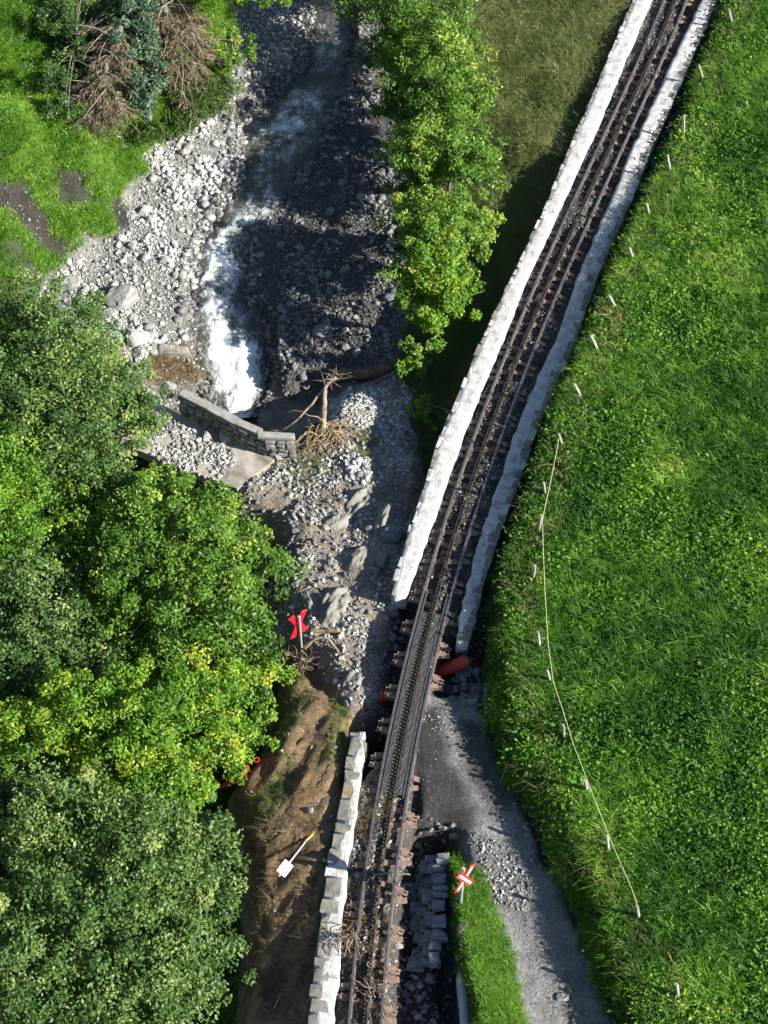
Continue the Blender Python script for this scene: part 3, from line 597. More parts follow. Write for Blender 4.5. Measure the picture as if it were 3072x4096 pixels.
o = grass('meadow_grass', q, MG, 9, .55, 1.55, .50 + .70 * f + .17 * rng.normal(size=len(q)) + .12 * sstep(.1, .5, fbm(q[:, 0], q[:, 1], 5, 84)), 'lush green meadow grass and herbs right of the railway')
pk = np.where(herb, rng.integers(4, 9, len(q)), np.where(rng.random(len(q)) < .75, rng.integers(0, 4, len(q)), rng.integers(4, 9, len(q)))); o.data.attributes['pick'].data.foreach_set('value', pk.astype(np.int32))
HG = make_coll('hill_tufts', [tuft_mesh('hill_tuft', 26, .17, .013, .15, 1.2, MAT['hillgrass'], .05, .02) for k in range(4)] + [tuft_mesh('hill_herb', 24, .14, .013, .15, 1.0, MAT['hillgrass'], .5, .022) for k in range(2)])
q = area_sample(100, [1], 300); ii_ = np.clip(np.searchsorted(XS, q[:, 0]), 0, NXg - 1); jj_ = np.clip(np.searchsorted(YS, q[:, 1]), 0, NYg - 1)
q = q[rng.random(len(q)) > 2.2 * SCAR[jj_, ii_] - .05]; f = fbm(q[:, 0], q[:, 1], 2.6, 85) * .6 + fbm(q[:, 0], q[:, 1], .6, 86) * .4
grass('hillside_grass', q, HG, 6, .7, 1.75, .56 + .75 * f + .14 * rng.normal(size=len(q)), 'bright green grass on the hillside left of the stream')
DG = make_coll('matted_tufts', [tuft_mesh('matted_tuft', 26, .26, .011, .16, 1.7, MAT['drygrass'], .10, .02) for k in range(5)])
q = area_sample(95, [2], 250); f = fbm(q[:, 0], q[:, 1], 1.6, 87) * .6 + fbm(q[:, 0], q[:, 1], .5, 88) * .4; hi_ = sstep(36, 50, q[:, 1])
grass('slope_grass', q, DG, 5, .7, 1.3, .40 + .22 * hi_ + .5 * f + .13 * rng.normal(size=len(q)), 'olive matted grass on the slope between trees and railway wall', .3)
VG = make_coll('verge_tufts', [tuft_mesh('verge_tuft', 26, .15, .010, .12, 1.0, MAT['hillgrass'], .15, .018) for k in range(4)])
q = area_sample(170, [8], 250); f = fbm(q[:, 0], q[:, 1], .9, 89)
grass('verge_grass', q, VG, 4, .7, 1.3, .5 + .35 * f + .13 * rng.normal(size=len(q)), 'short grass on the verge strip beside the gravel road')
ST = make_coll('straw_tufts', [tuft_mesh('straw_tuft', 22, .2, .007, .14, 2.4, MAT['straw'], 0) for k in range(4)])
q = area_sample(40, [0], 200); ii_ = np.clip(np.searchsorted(XS, q[:, 0]), 0, NXg - 1); jj_ = np.clip(np.searchsorted(YS, q[:, 1]), 0, NYg - 1); q = q[UNDER[jj_, ii_] > .5]
UG = make_coll('undergrowth_tufts', [tuft_mesh('undergrowth_tuft', 26, .5, .016, .3, .9, MAT['meadowgrass'], .75, .055) for k in range(4)])
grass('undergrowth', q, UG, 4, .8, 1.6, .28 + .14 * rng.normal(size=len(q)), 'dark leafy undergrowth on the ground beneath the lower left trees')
DGpolys = [([(1090,2680),(1200,2660),(1240,2760),(1210,2880),(1120,3000),(1060,2900)], 40), ([(1050,3150),(1150,2990),(1190,3000),(1110,3250),(980,3350),(940,3250)], 55), ([(1340,2800),(1405,2860),(1380,3000),(1345,3120),(1310,3000)], 65), ([(1140,1850),(1290,1820),(1310,1900),(1220,1950)], 40), ([(1430,1700),(1490,1710),(1480,1830),(1420,1830)], 70)]
q = np.concatenate([sample(p, d) for p, d in DGpolys]); grass('torn_turf', q, DG, 5, .3, .7, .58 + .25 * rng.normal(size=len(q)), 'torn flattened turf left on the washed-out mud slope', .5)
q = area_sample(40, [9], 250); dq = (q[:, 0] - np.interp(q[:, 1], FW[::-1][:, 1], FW[::-1][:, 0])); q = q[(dq > .25) & (dq < 1.6) & (rng.random(len(q)) < .35)]
SK = make_coll('stalk_tufts', [tuft_mesh('stalk_tuft', 7, .6, .008, .12, .9, MAT['straw'], .0) for k in range(4)])
grass('seed_stalks', q, SK, 4, .7, 1.3, .7 + .2 * rng.normal(size=len(q)), 'thin dry seed stalks along the meadow edge', .35)
pol = [([(980,3350),(1250,3250),(1290,3700),(1230,4090),(960,4090)], 22), ([(1150,3000),(1330,2950),(1280,3300),(1050,3350)], 7), ([(1390,3180),(1560,3180),(1560,3330),(1480,3400),(1390,3330)], 25), ([(1400,3650),(1560,3650),(1540,4090),(1400,4090)], 35), ([(1440,3260),(1560,3260),(1560,3600),(1420,3600)], 12), ([(590,1400),(780,1420),(830,1530),(650,1540),(560,1500)], 90), ([(1200,2600),(1290,2620),(1260,2700),(1180,2680)], 60)]
q = np.concatenate([sample(p, d) for p, d in pol]); grass('flood_straw', q, ST, 4, .5, 1.1, .45 + .28 * rng.normal(size=len(q)), 'brown straw and dead grass swept over mud and track', .6)

# ------------------------------------------------------------------ railway track
LWp, RWp = pts(zz(RL, 0)), pts(zz(RR, 0))
mid = (LWp + RWp) / 2; o_ = np.argsort(mid[:, 1]); pc = np.polyfit(mid[o_, 1] - 37, mid[o_, 0], 5)
y0_, y1_ = mid[:, 1].min(), mid[:, 1].max(); dpc = np.polyder(pc)
def cxy(y):
    yc = np.clip(y, y0_, y1_); return np.polyval(pc, yc - 37) + np.polyval(dpc, yc - 37) * (y - yc)
ty_ = np.arange(8, 80, .02); tx_ = cxy(ty_); ts_ = np.concatenate([[0], np.cumsum(np.hypot(np.diff(tx_), np.diff(ty_)))])
def frame(s):
    y = np.interp(s, ts_, ty_); x = np.interp(s, ts_, tx_); y2 = np.interp(s + .05, ts_, ty_); x2 = np.interp(s + .05, ts_, tx_)
    t = np.array([x2 - x, y2 - y, 0]); t /= np.linalg.norm(t); return np.array([x, y, 0.]), t, np.array([t[1], -t[0], 0])
def s_at(px, py):
    y = U(px, py, 0)[1]; return float(np.interp(y, ty_, ts_))
def sweep(mb, s0, s1, off, prof, step=.3, dz=0.0):
    ss = np.linspace(s0, s1, max(2, int((s1 - s0) / step))); n = len(prof); v = []
    for s in ss:
        p, t, r = frame(s)
        for a, b in prof: v.append(p + r * (off + a) + np.array([0, 0, b + dz]))
    f = [(i * n + k, i * n + (k + 1) % n, (i + 1) * n + (k + 1) % n, (i + 1) * n + k) for i in range(len(ss) - 1) for k in range(n)]
    f += [tuple(range(n))[::-1], tuple(range((len(ss) - 1) * n, len(ss) * n))]
    return mb.add(v, f)
S0, S1 = s_at(1400, 4090) - 3, s_at(2660, 0) + 6
SX0, SX1 = s_at(1530, 3175), s_at(1680, 2430)             # decked level crossing
RAILP = [(-.055, -.13), (.055, -.13), (.055, -.115), (.014, -.10), (.014, -.035), (.036, -.028), (.036, 0), (-.036, 0), (-.036, -.028), (-.014, -.035), (-.014, -.10), (-.055, -.115)]
p0, _, _ = frame((SX0 + SX1) / 2)
track = empty('rack_railway_track', (p0[0], p0[1], -.3), 'narrow rack railway track with rusty rails running from bottom to top right', 'track')
for sgn in (-1, 1):
    mb = MB(); sweep(mb, S0, S1, .436 * sgn, RAILP); rl = mb.build('rail', MAT['rail'], track)
    mb = MB(); sweep(mb, S0, S1, .436 * sgn, [(-.02, -.004), (.02, -.004), (.02, .003), (-.02, .003)]); mb.build('running_surface', MAT['railbright'], rl)
    mb = MB(); sweep(mb, SX0 - .1, SX1 + .6, (.436 - .105) * sgn, [(-.022, -.12), (.022, -.12), (.022, .004), (-.022, .004)]); g_ = mb.build('guard_rail', MAT['railbright'], track)
for k, off in enumerate((-.04, .04)):                        # Abt rack: two toothed bars, teeth staggered
    mb = MB(); sweep(mb, S0, S1, off, [(-.017, -.10), (.017, -.10), (.017, .015), (-.017, .015)])
    for s in np.arange(S0 + .06 * k, S1, .12):
        p, t, r = frame(s); mb.box(p + r * off + np.array([0, 0, .04]), (.017, .026, .026), (r, t, (0, 0, 1)))
    mb.build('rack_bar', MAT['rack'], track)
SPC = 1.18; sph = s_at(1645, 2511); ks = np.arange(math.floor((S0 - sph) / SPC) + 1, math.floor((S1 - sph) / SPC))
def y_sleeper(s):
    """Y-shaped steel sleeper: two beams side by side at the left end, forked at the right end"""
    mb = MB(); cl = CL
    for sg in (-1, 1):
        pl_, tl, rl_ = frame(s + sg * .10); pr_, tr_, rr_ = frame(s + sg * (SPC / 2 - .10))
        a = pl_ - rl_ * .87; b = pr_ + rr_ * .84; d = b - a; Ld = np.linalg.norm(d); d /= Ld; w = np.cross((0, 0, 1), d)
        up = np.array([0, 0, 1.]); c = (a + b) / 2
        mb.box(c + up * -.15, (Ld / 2 - .13, .082, .011), (d, w, up)); mb.box(c + up * -.215, (Ld / 2 - .02, .012, .054), (d, w, up)); mb.box(c + up * -.28, (Ld / 2, .085, .011), (d, w, up))
        for side, q0, base in ((-1, .436, a), (1, .436, b)):
            pp = frame(s + sg * (.10 if side < 0 else SPC / 2 - .10)); x = pp[0] + pp[2] * side * .436
            for e in (-1, 1):
                cl.box(x + pp[2] * e * .085 + up * -.115, (.032, .04, .026), (pp[2], pp[1], up)); cl.tube([x + pp[2] * e * .085 + up * -.10, x + pp[2] * e * .085 + up * -.055], .014, 6)
        m_ = frame(s + sg * .34); cl.box(m_[0] + up * -.12, (.10, .05, .03), (m_[2], m_[1], up))
    mb.build('sleeper', MAT['rust'], track)
CL = MB()
for k in ks: y_sleeper(sph + k * SPC)
tag(CL.build('rail_clamps', MAT['rust'], track), kind='stuff')
ss = np.linspace(SX0, SX1 - .2, 60)
for nm, a, b in (('deck_panel', -.30, -.075), ('deck_panel', .075, .30)):
    mb = MB(); n = 5; v = []
    for s in ss:
        p, t, r = frame(s)
        for k in range(n): v.append(p + r * (a + (b - a) * k / (n - 1)) + np.array([0, 0, -.012 + .012 * rng.normal() * .6]))
        v.append(p + r * a + np.array([0, 0, -.12])); v.append(p + r * b + np.array([0, 0, -.12]))
    m = n + 2
    f = [(i * m + k, i * m + k + 1, (i + 1) * m + k + 1, (i + 1) * m + k) for i in range(len(ss) - 1) for k in range(n - 1)]
    f += [(i * m, (i + 1) * m, (i + 1) * m + n, i * m + n) for i in range(len(ss) - 1)] + [(i * m + n - 1, i * m + n + 1, (i + 1) * m + n + 1, (i + 1) * m + n - 1) for i in range(len(ss) - 1)]
    f += [(0, 1, 2, 3, 4, 6, 5), tuple((len(ss) - 1) * m + j for j in (5, 6, 4, 3, 2, 1, 0))]
    mb.add(v, f); mb.build(nm, MAT['asphalt'], track)

# ------------------------------------------------------------------ masonry walls along the railway
def resample(P, step):
    P = np.asarray(P, float); d = np.concatenate([[0], np.cumsum(np.linalg.norm(np.diff(P, axis=0), axis=1))]); n = max(2, int(d[-1] / step)); s = np.linspace(0, d[-1], n + 1)
    k = np.ones(5) / 5; Q = np.stack([np.interp(s, d, P[:, i]) for i in range(P.shape[1])], 1)
    return Q, s
def block(mb, c, ax, half, jit=.12, n=12):
    """irregular masonry block"""
    sg = np.array([[i, j, k] for i in (-1, 1) for j in (-1, 1) for k in (-1, 1)], float); p = sg * (1 - jit * rng.random((8, 3)))
    ex = rng.uniform(-.9, .9, (n - 8, 3)); a = rng.integers(0, 3, n - 8); ex[np.arange(n - 8), a] = np.sign(ex[np.arange(n - 8), a]) * (.9 + .1 * rng.random(n - 8)); p = np.concatenate([p, ex])
    p = p * np.array(half); W = np.asarray(c) + p @ np.asarray(ax, float)
    me = hull_mesh('stone', [Vector(w) for w in W], None)
    return me
def put(me, name, mat, parent):
    off = parent_world(parent); me.transform(Matrix.Translation(Vector([-float(v) for v in off]))); me.materials.append(mat)
    o = bpy.data.objects.new(name, me); link(o, parent); return o
def rail_wall(label, outer, inner, z_top, depth, stone_side, edge_d, bright, ragged, courses=2, lens=(.32, .62), smat='wallstone', proud=.004):
    """stone_side -1: squared stones along the outer (left) edge, +1 along the right edge"""
    A = np.array([U(x, y, z_top) for x, y in outer]); B = np.array([U(x, y, z_top) for x, y in inner])
    Ao, s = resample(A, .16); Bo = np.stack([np.interp(np.linspace(0, 1, len(Ao)), np.linspace(0, 1, len(resample(B, .16)[0])), resample(B, .16)[0][:, i]) for i in range(3)], 1)
    c = (A[len(A) // 2] + B[len(B) // 2]) / 2
    root = empty('stone_wall', (c[0], c[1], z_top - depth), label, 'wall')
    ax_in = Bo - Ao; wd = np.linalg.norm(ax_in, axis=1)[:, None]; ax_in = ax_in / wd
    if stone_side > 0: Ao, Bo, ax_in = Bo, Ao, -ax_in                  # Ao is now the stone edge
    n = len(Ao); k = np.arange(n); rag = ragged * (.5 * fbm(s * 1.0, 0 * s, .9, 91) + 1.3 * fbm(s, 0 * s, .32, 92))
    m = 7; V = []; e0 = edge_d * (.62 + .45 * fbm(s, 0 * s + 3, .35, 93, 3))
    for i in range(n):
        V.append(Ao[i] + ax_in[i] * .03 + np.array([0, 0, -.035])); V.append(Ao[i] + ax_in[i] * (e0[i] - .03) + np.array([0, 0, -.035]))
        for j in range(m):
            f = j / (m - 1); w = wd[i, 0] - e0[i] + rag[i]; p = Ao[i] + ax_in[i] * (e0[i] + f * w)
            V.append(p + np.array([0, 0, -.012 + .012 * float(fbm(p[0], p[1], .5, 99, 3)) - (.05 if j == m - 1 else 0)]))
        V.append(Ao[i] + ax_in[i] * (wd[i, 0] + rag[i] + .04) + np.array([0, 0, -depth])); V.append(Ao[i] + ax_in[i] * .03 + np.array([0, 0, -depth]))
    mm_ = m + 4; Fq = [(i * mm_ + j, i * mm_ + (j + 1) % mm_, (i + 1) * mm_ + (j + 1) % mm_, (i + 1) * mm_ + j) for i in range(n - 1) for j in range(mm_)]
    Fq += [tuple(range(mm_))[::-1], tuple(range((n - 1) * mm_, n * mm_))]
    mb = MB(); mb.add(V, Fq); mb.build('mortar_cap', MAT['mortar'], root, True)
    for crs in range(courses):
        pos = 0.0; L = s[-1]
        while pos < L - .1:
            ln = rng.uniform(*lens); ln = min(ln, L - pos); mid_ = pos + ln / 2
            i0 = min(int(np.searchsorted(s, mid_)), n - 2); p = np.array([np.interp(mid_, s, Ao[:, i]) for i in range(3)])
            t = Ao[min(i0 + 2, n - 1)] - Ao[max(i0 - 2, 0)]; t /= np.linalg.norm(t); r = ax_in[i0]; r = r - t * (r @ t); r /= np.linalg.norm(r)
            hgt = .30; e = edge_d * rng.uniform(.75, 1.2); top = proud + .008 * rng.normal() if crs == 0 else -crs * hgt - .02
            cc = p + r * (e / 2 - .01 + .02 * rng.normal()) + np.array([0, 0, top - hgt / 2])
            x = rng.random(); mt = MAT['mortar'] if (crs == 0 and x < bright) else (MAT['ochre'] if x > .95 else MAT[smat])
            put(block(None, cc, (t, r, (0, 0, 1)), (ln / 2 - .008, e / 2, hgt / 2 - .01), .3, 18), 'stone', mt, root); pos += ln
    return root
rail_wall('long white mortared stone wall left of the upper track', ext(LW_O, -420)[::-1], ext(LW_I, -420)[::-1], .02, 1.9, -1, .20, .5, .03, 2)
rail_wall('pale mortared stone wall left of the lower track above mud slope', LB_O[::-1], LB_I[::-1], .05, 1.3, -1, .46, .10, .05, 2, (.3, .75), 'wallstone', .016)
rail_wall('bluish shaded stone wall between upper track and meadow bank', ext(RW_I, -420)[::-1], ext(RW_O, -420)[::-1], .10, .9, 1, .30, .12, .05, 1, (.28, .6), 'wallstone', .008)

# ------------------------------------------------------------------ road bridge over the stream
ZS = -1.2
slab = MB(); cs = [U(575, 1585, ZS), U(1098, 1838, ZS), U(948, 1955, ZS), U(430, 1752, ZS)]
nA = 12; v = []; f = []
for i in range(nA + 1):
    for j in range(7):
        a = cs[0] + (cs[1] - cs[0]) * i / nA; b = cs[3] + (cs[2] - cs[3]) * i / nA; v.append(a + (b - a) * j / 6 + np.array([0, 0, .01 * rng.normal()]))
slab.add(v, [(i * 7 + j, (i + 1) * 7 + j, (i + 1) * 7 + j + 1, i * 7 + j + 1) for i in range(nA) for j in range(6)])
lo = [c - np.array([0, 0, .4]) for c in cs]; rim = [i * 7 for i in range(nA + 1)] + [nA * 7 + j for j in range(1, 7)] + [i * 7 + 6 for i in range(nA - 1, -1, -1)] + [j for j in range(5, 0, -1)]
nv = len(slab.v); slab.v += [tuple(np.array(slab.v[i]) - np.array([0, 0, .4])) for i in rim]; m = len(rim)
slab.f += [(rim[k], nv + k, nv + (k + 1) % m, rim[(k + 1) % m]) for k in range(m)] + [tuple(nv + k for k in range(m))]
slab_o = slab.build('bridge_slab', MAT['concrete']); tag(slab_o, 'flat concrete bridge slab strewn with flood gravel behind the trees', 'bridge')
def bridge_stones():
    P = [(600,1640),(700,1680),(850,1755),(940,1810),(945,1850),(900,1900),(850,1930),(640,1850),(560,1780)]
    q = sample(P, 330, False, ZS); q = dens_keep(q, 1.1, -.1, 95, .25); n = len(q)
    s = .03 + .14 * rng.random(n) ** 3; o = scatter('bridge_gravel', np.column_stack([q, ZS + s * .2]), np.column_stack([rng.normal(0, .3, n), rng.normal(0, .3, n), rng.random(n) * 6.28]), np.column_stack([s, s, s]) * .5 * 1.2, rng.integers(0, 14, n), .4 + .6 * rng.random(n), STONES)
    link(o); tag(o, 'pale gravel and cobbles lying on the concrete bridge slab', 'gravel', kind='stuff')
bridge_stones()
def parapet():
    back = [(732,1555),(860,1622),(988,1689),(1065,1722),(1120,1733),(1180,1737)]; front = [(714,1577),(820,1633),(926,1689),(1000,1722),(1070,1752),(1180,1758)]
    zt = -.18; A = np.array([U(x, y, zt) for x, y in front]); B = np.array([U(x, y, zt) for x, y in back])
    Ao, s = resample(A, .15); f_ = np.linspace(0, 1, len(Ao)); Bq, _ = resample(B, .15); Bo = np.stack([np.interp(f_, np.linspace(0, 1, len(Bq)), Bq[:, i]) for i in range(3)], 1)
    root = empty('parapet_wall', (*A[2][:2], ZS), 'squared stone parapet wall along the stream side of the bridge', 'wall')
    n = len(Ao); mb = MB(); v = []; sag = -.10 * sstep(.30, .34, f_) * (1 - sstep(.40, .45, f_)) * 0
    for i in range(n):
        v += [Ao[i] + (Bo[i] - Ao[i]) * .12 + np.array([0, 0, -.10]), Bo[i] + np.array([0, 0, -.10]), Bo[i] + np.array([0, 0, -2.6]), Ao[i] + (Bo[i] - Ao[i]) * .12 + np.array([0, 0, -2.6])]
    fq = [(i * 4 + k, i * 4 + (k + 1) % 4, (i + 1) * 4 + (k + 1) % 4, (i + 1) * 4 + k) for i in range(n - 1) for k in range(4)] + [(3, 2, 1, 0), tuple((n - 1) * 4 + k for k in range(4))]
    mb.add(v, fq); mb.build('core', MAT['parapet_core'], root)
    L = s[-1]
    def fr(x):
        i = min(int(np.searchsorted(s, x)), n - 2); p = np.array([np.interp(x, s, Ao[:, k]) for k in range(3)]); t = Ao[min(i + 1, n - 1)] - Ao[max(i - 1, 0)]; t /= np.linalg.norm(t)
        r = Bo[i] - Ao[i]; w = np.linalg.norm(r); r = r - t * (r @ t); r /= np.linalg.norm(r); return p, t, r, w
    pos = 0
    while pos < L - .05:
        ln = min(rng.uniform(.45, 1.3), L - pos); p, t, r, w = fr(pos + ln / 2)
        put(block(None, p + r * w / 2 + np.array([0, 0, -.06 + .015 * rng.normal()]), (t, r, (0, 0, 1)), (ln / 2 + .004, w / 2 + .01 + .012 * rng.normal(), .065 + .01 * rng.random()), .07, 14), 'coping_stone', MAT['coping'], root); pos += ln
    z = -.135
    while z > -1.15:
        hh = rng.uniform(.15, .27); pos = -.1 * rng.random()
        while pos < L - .05:
            ln = min(rng.uniform(.2, .52), L - pos); p, t, r, w = fr(max(pos + ln / 2, 0.02))
            put(block(None, p + r * .05 + np.array([0, 0, z - hh / 2 + .02 * rng.normal()]), (t, r, (0, 0, 1)), (ln / 2 - .014, .10 + .05 * rng.random(), hh / 2 - .012), .45, 15), 'stone', MAT['wallstone'] if rng.random() < .75 else MAT['stone'], root); pos += ln
        z -= hh
parapet()

# ------------------------------------------------------------------ boulders and single stones
RM = [hull_mesh('boulder_shape', rock_points(26, .75, .3), None) for k in range(6)] + [hull_mesh('river_stone', rock_points(46, .65, .12), None, True) for k in range(6)]
def rough_rock(seed, flat):
    bm = bmesh.new(); bmesh.ops.create_icosphere(bm, subdivisions=3, radius=1); r = np.random.default_rng(seed)
    pl_ = r.normal(size=(11, 3)); pl_ /= np.linalg.norm(pl_, axis=1)[:, None]; d = r.uniform(.55, .9, 11)
    for v in bm.verts:
        p = np.array(v.co)
        for a, b in zip(pl_, d):
            e = p @ a - b
            if e > 0: p = p - a * e * .93
        v.co = p + .02 * r.normal(size=3); v.co.z *= flat
    me = bpy.data.meshes.new('boulder'); bm.to_mesh(me); bm.free(); return me
def boulder(px, py, size, label, mat='boulder', seed=1, flat=.7, rz=0., z=None, asp=(1, .75, 1)):
    me = rough_rock(seed, flat); me.materials.append(MAT[mat]); o = bpy.data.objects.new('boulder', me)
    p = G(px, py) if z is None else U(px, py, z); s = size / 2 * 1.25
    o.location = (p[0], p[1], p[2] + s * flat * .35); o.rotation_euler = (.15, -.1, rz); o.scale = (s * asp[0], s * asp[1], s * asp[2]); link(o)
    return tag(o, label, 'boulder', 'boulders by the stream')
boulder(490, 1210, 1.25, 'large slab-like grey boulder in the middle of left gravel bank', seed=3, rz=.5, asp=(1, .7, .9))
boulder(440, 1265, .55, 'pale rounded boulder just below the large slab-like grey one', 'stone', 4, .75, .2)
boulder(440, 1390, .95, 'pale square-edged boulder at tree edge above two grey rail ends', 'stone', 5, .8, .9)
boulder(545, 1360, .85, 'big white cracked boulder above the brown eroded ledge', 'mortar', 6, .8, .2)
boulder(560, 1425, .6, 'white angular boulder under the big cracked white boulder', 'mortar', 15, .75, 1.2)
boulder(580, 850, .5, 'white boulder at the foot of the grassy hillside notch', 'mortar', 7, .8, .1)
boulder(600, 885, .4, 'small shaded boulder beside the white one at hillside foot', 'stone', 8, .8, .7)
boulder(280, 1140, .7, 'grey boulder at left edge of gravel bank above tree crown', 'boulder', 9, .6, .3)
boulder(660, 1045, .42, 'dark grey boulder on upper part of left gravel bank', 'boulder', 10, .7, .9)
boulder(675, 1555, .55, 'round pale boulder at left end of the parapet wall', 'stone', 21, .85, .2, z=-1.0)
boulder(1345, 1690, .42, 'smooth grey boulder beside the uprooted tree roots', 'stone', 12, .7, .4)
boulder(1295, 1330, .7, 'dark wet boulder in shade right of the waterfall', 'bluestone', 13, .7, .2)
boulder(1080, 1340, .4, 'dark boulder at right edge of the white water', 'bluestone', 14, .7, .9)
for k, (x, y, s, lb) in enumerate([(785,1672,.42,'grey block against parapet foot, nearest its left end'),(827,1700,.34,'flat stone leaning on parapet foot beside two white cobbles'),(830,1745,.36,'round white boulder lying on the slab below the parapet'),(905,1745,.55,'long angular grey block lying on slab below the parapet'),
                                   (1085,1818,.30,'tan boulder at right end of slab below parapet'),(1112,1828,.28,'white boulder at outer corner of the concrete slab'),(870,1718,.26,'small pale block tucked between the two parapet foot stones'),(843,1722,.24,'white cobble at the middle of the parapet foot')]):
    boulder(x, y, s, lb, 'stone', 30 + k, .75, .5 * k, z=ZS)
boulder(1400, 1880, .3, 'white boulder with a shaded side on the debris fan', 'mortar', 41, .8, .3)
boulder(1925, 2775, .62, 'banded grey block in rubble right of the track', 'bluestone', 42, .7, .0, asp=(1, .5, 1))
boulder(1560, 2150, .7, 'blue-grey shaded boulder under the upper left wall', 'bluestone', 43, .7, .4)
boulder(1530, 2245, .6, 'shaded boulder below the end of the upper left wall', 'bluestone', 44, .7, 1.4)
boulder(1240, 3245, .22, 'single pale stone lying on the brown mud slope', 'stone', 45, .7, .3)
boulder(1815, 3345, .3, 'tan broken block at the top of the grass verge', 'ochre', 46, .8, .3)
boulder(1855, 3720, .42, 'tan rock at washed-out edge of the grass verge', 'ochre', 47, .8, 1.2)
boulder(1845, 3830, .3, 'small tan rock below the other on the verge edge', 'ochre', 48, .8, .2)
boulder(2250, 3990, .32, 'pale flat stone in shade on the gravel road edge', 'stone', 49, .5, .2)
def loose_stones(parent, q, s0, s1, n_max, mats, name='stone', pw=1.5, kmax=12):
    q = q[:n_max]
    for p in q:
        s = s0 + (s1 - s0) * rng.random() ** pw; k = rng.integers(0, kmax)
        key = (k, mats[rng.integers(0, len(mats))])
        if key not in LOOSE: me = RM[k].copy(); me.materials.append(MAT[key[1]]); LOOSE[key] = me
        o = bpy.data.objects.new(name, LOOSE[key]); o.location = (p[0], p[1], float(gz(p[0], p[1])) + s * .12); o.rotation_euler = (rng.normal(0, .25), rng.normal(0, .25), rng.random() * 6.28); o.scale = (s * .6, s * .6, s * .55); link(o, parent)
LOOSE = {}
def shuf(q): rng.shuffle(q); return q
loose_stones(GROUND['stream_bed'], shuf(off_stream(sample(LEFTBANK, 2.4), 1.1)), .18, .46, 110, ('stone', 'stone', 'mortar', 'boulder'))
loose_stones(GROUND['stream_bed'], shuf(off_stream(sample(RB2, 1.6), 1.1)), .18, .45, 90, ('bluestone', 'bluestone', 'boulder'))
def in_stream(q): d, w, _ = stream_d(q[:, 0], q[:, 1]); return q[(d < w * .95) & (d > w * .3)]
loose_stones(GROUND['stream_bed'], shuf(in_stream(sample([(900,380),(1350,250),(1300,600),(1150,850),(1000,1000),(1000,1250),(790,1250),(850,850)], 2.5))), .3, .55, 34, ('bluestone', 'bluestone', 'boulder'))
loose_stones(GROUND['debris_fan'], shuf(sample(DEB, 2.2)), .12, .34, 90, ('stone', 'boulder', 'wallstone'), kmax=6)
loose_stones(GROUND['washout'], shuf(sample([(1600,3330),(1780,3330),(1780,3700),(1800,4090),(1580,4090),(1600,3700)], 6)), .16, .42, 50, ('bluestone', 'bluestone', 'stone'), kmax=6)
loose_stones(GROUND['washout'], shuf(sample([(1770,2690),(1960,2640),(1965,2790),(1830,2830)], 10)), .16, .42, 40, ('bluestone', 'stone', 'wallstone'), kmax=6)
loose_stones(GROUND['debris_fan'], shuf(sample([(1560,2420),(1640,2420),(1600,2650),(1540,2700)], 8)), .2, .5, 24, ('bluestone', 'bluestone', 'stone'), kmax=6)
# bedrock ribs in the debris fan
def outcrop(px, py, L, W, hgt, rz, label, seed):
    p = G(px, py); o_ = np.linspace(-1, 1, 44); c_ = np.linspace(-1, 1, 24); A, B = np.meshgrid(o_, c_, indexing='ij'); x = A * L / 2; y = B * W / 2
    x2 = x * math.cos(rz) - y * math.sin(rz) + p[0]; y2 = x * math.sin(rz) + y * math.cos(rz) + p[1]
    e = np.clip(1 - (np.abs(A) ** 2.2 + np.abs(B) ** 2.2) - .5 * np.abs(fbm(x2, y2, .5, seed)), 0, 1); band = fbm(x * .6, y * 2.2, .5, seed + 3, 3)
    h = hgt * (e ** .6) * (1 + .7 * band); h = np.floor(h / .05) * .05 * .6 + h * .4 + .03 * fbm(x, y, .12, seed + 5)
    z = gz(x2, y2) - .05 + h * 1.0; ii = np.arange(44 * 24).reshape(44, 24)
    zb = gz(x2, y2) - .35; V = np.concatenate([np.stack([x2, y2, z], -1).reshape(-1, 3), np.stack([x2, y2, zb], -1).reshape(-1, 3)]); N_ = 44 * 24
    q = np.stack([ii[:-1, :-1], ii[1:, :-1], ii[1:, 1:], ii[:-1, 1:]], -1).reshape(-1, 4); rim_ = np.concatenate([ii[:, 0], ii[-1, 1:], ii[-2::-1, -1], ii[0, -2:0:-1]]); r2 = np.roll(rim_, -1)
    sk = np.stack([rim_, rim_ + N_, r2 + N_, r2], -1); off = np.array(p); me = np_mesh('rock_outcrop', V - off, np.concatenate([q, q[:, ::-1] + N_, sk])); me.materials.append(MAT['wallstone'])
    o = bpy.data.objects.new('rock_outcrop', me); o.location = [float(v) for v in p]; link(o); tag(o, label, 'rock', 'rock ribs in the debris')
outcrop(1335, 2420, 1.7, 1.0, .36, 1.1, 'pale fractured rock rib showing through debris near the left cross sign', 201)
outcrop(1440, 2010, 1.4, .8, .30, .9, 'grey rock outcrop beside shadow edge of the wall', 211)
outcrop(1350, 2080, 1.2, .8, .25, .5, 'broken grey outcrop in the middle of the debris', 221)
outcrop(1430, 2230, 1.3, .8, .25, .7, 'pale outcrop at the muddy hollow below the wall end', 231)
outcrop(1230, 2420, 1.2, .7, .22, 1.9, 'low grey rock ledge right of the broad olive tree', 241)
outcrop(1410, 2720, 1.1, .7, .2, 1.2, 'broken pale ledge above the gravel heap left of the track', 251)
outcrop(1540, 2080, 1.6, .7, .45, 1.2, 'blue-grey bedrock bench in shade under the upper left wall', 261)
outcrop(700, 1405, 1.7, .6, .35, .1, 'dark layered rock ledge above the brown eroded bank left of waterfall', 271)
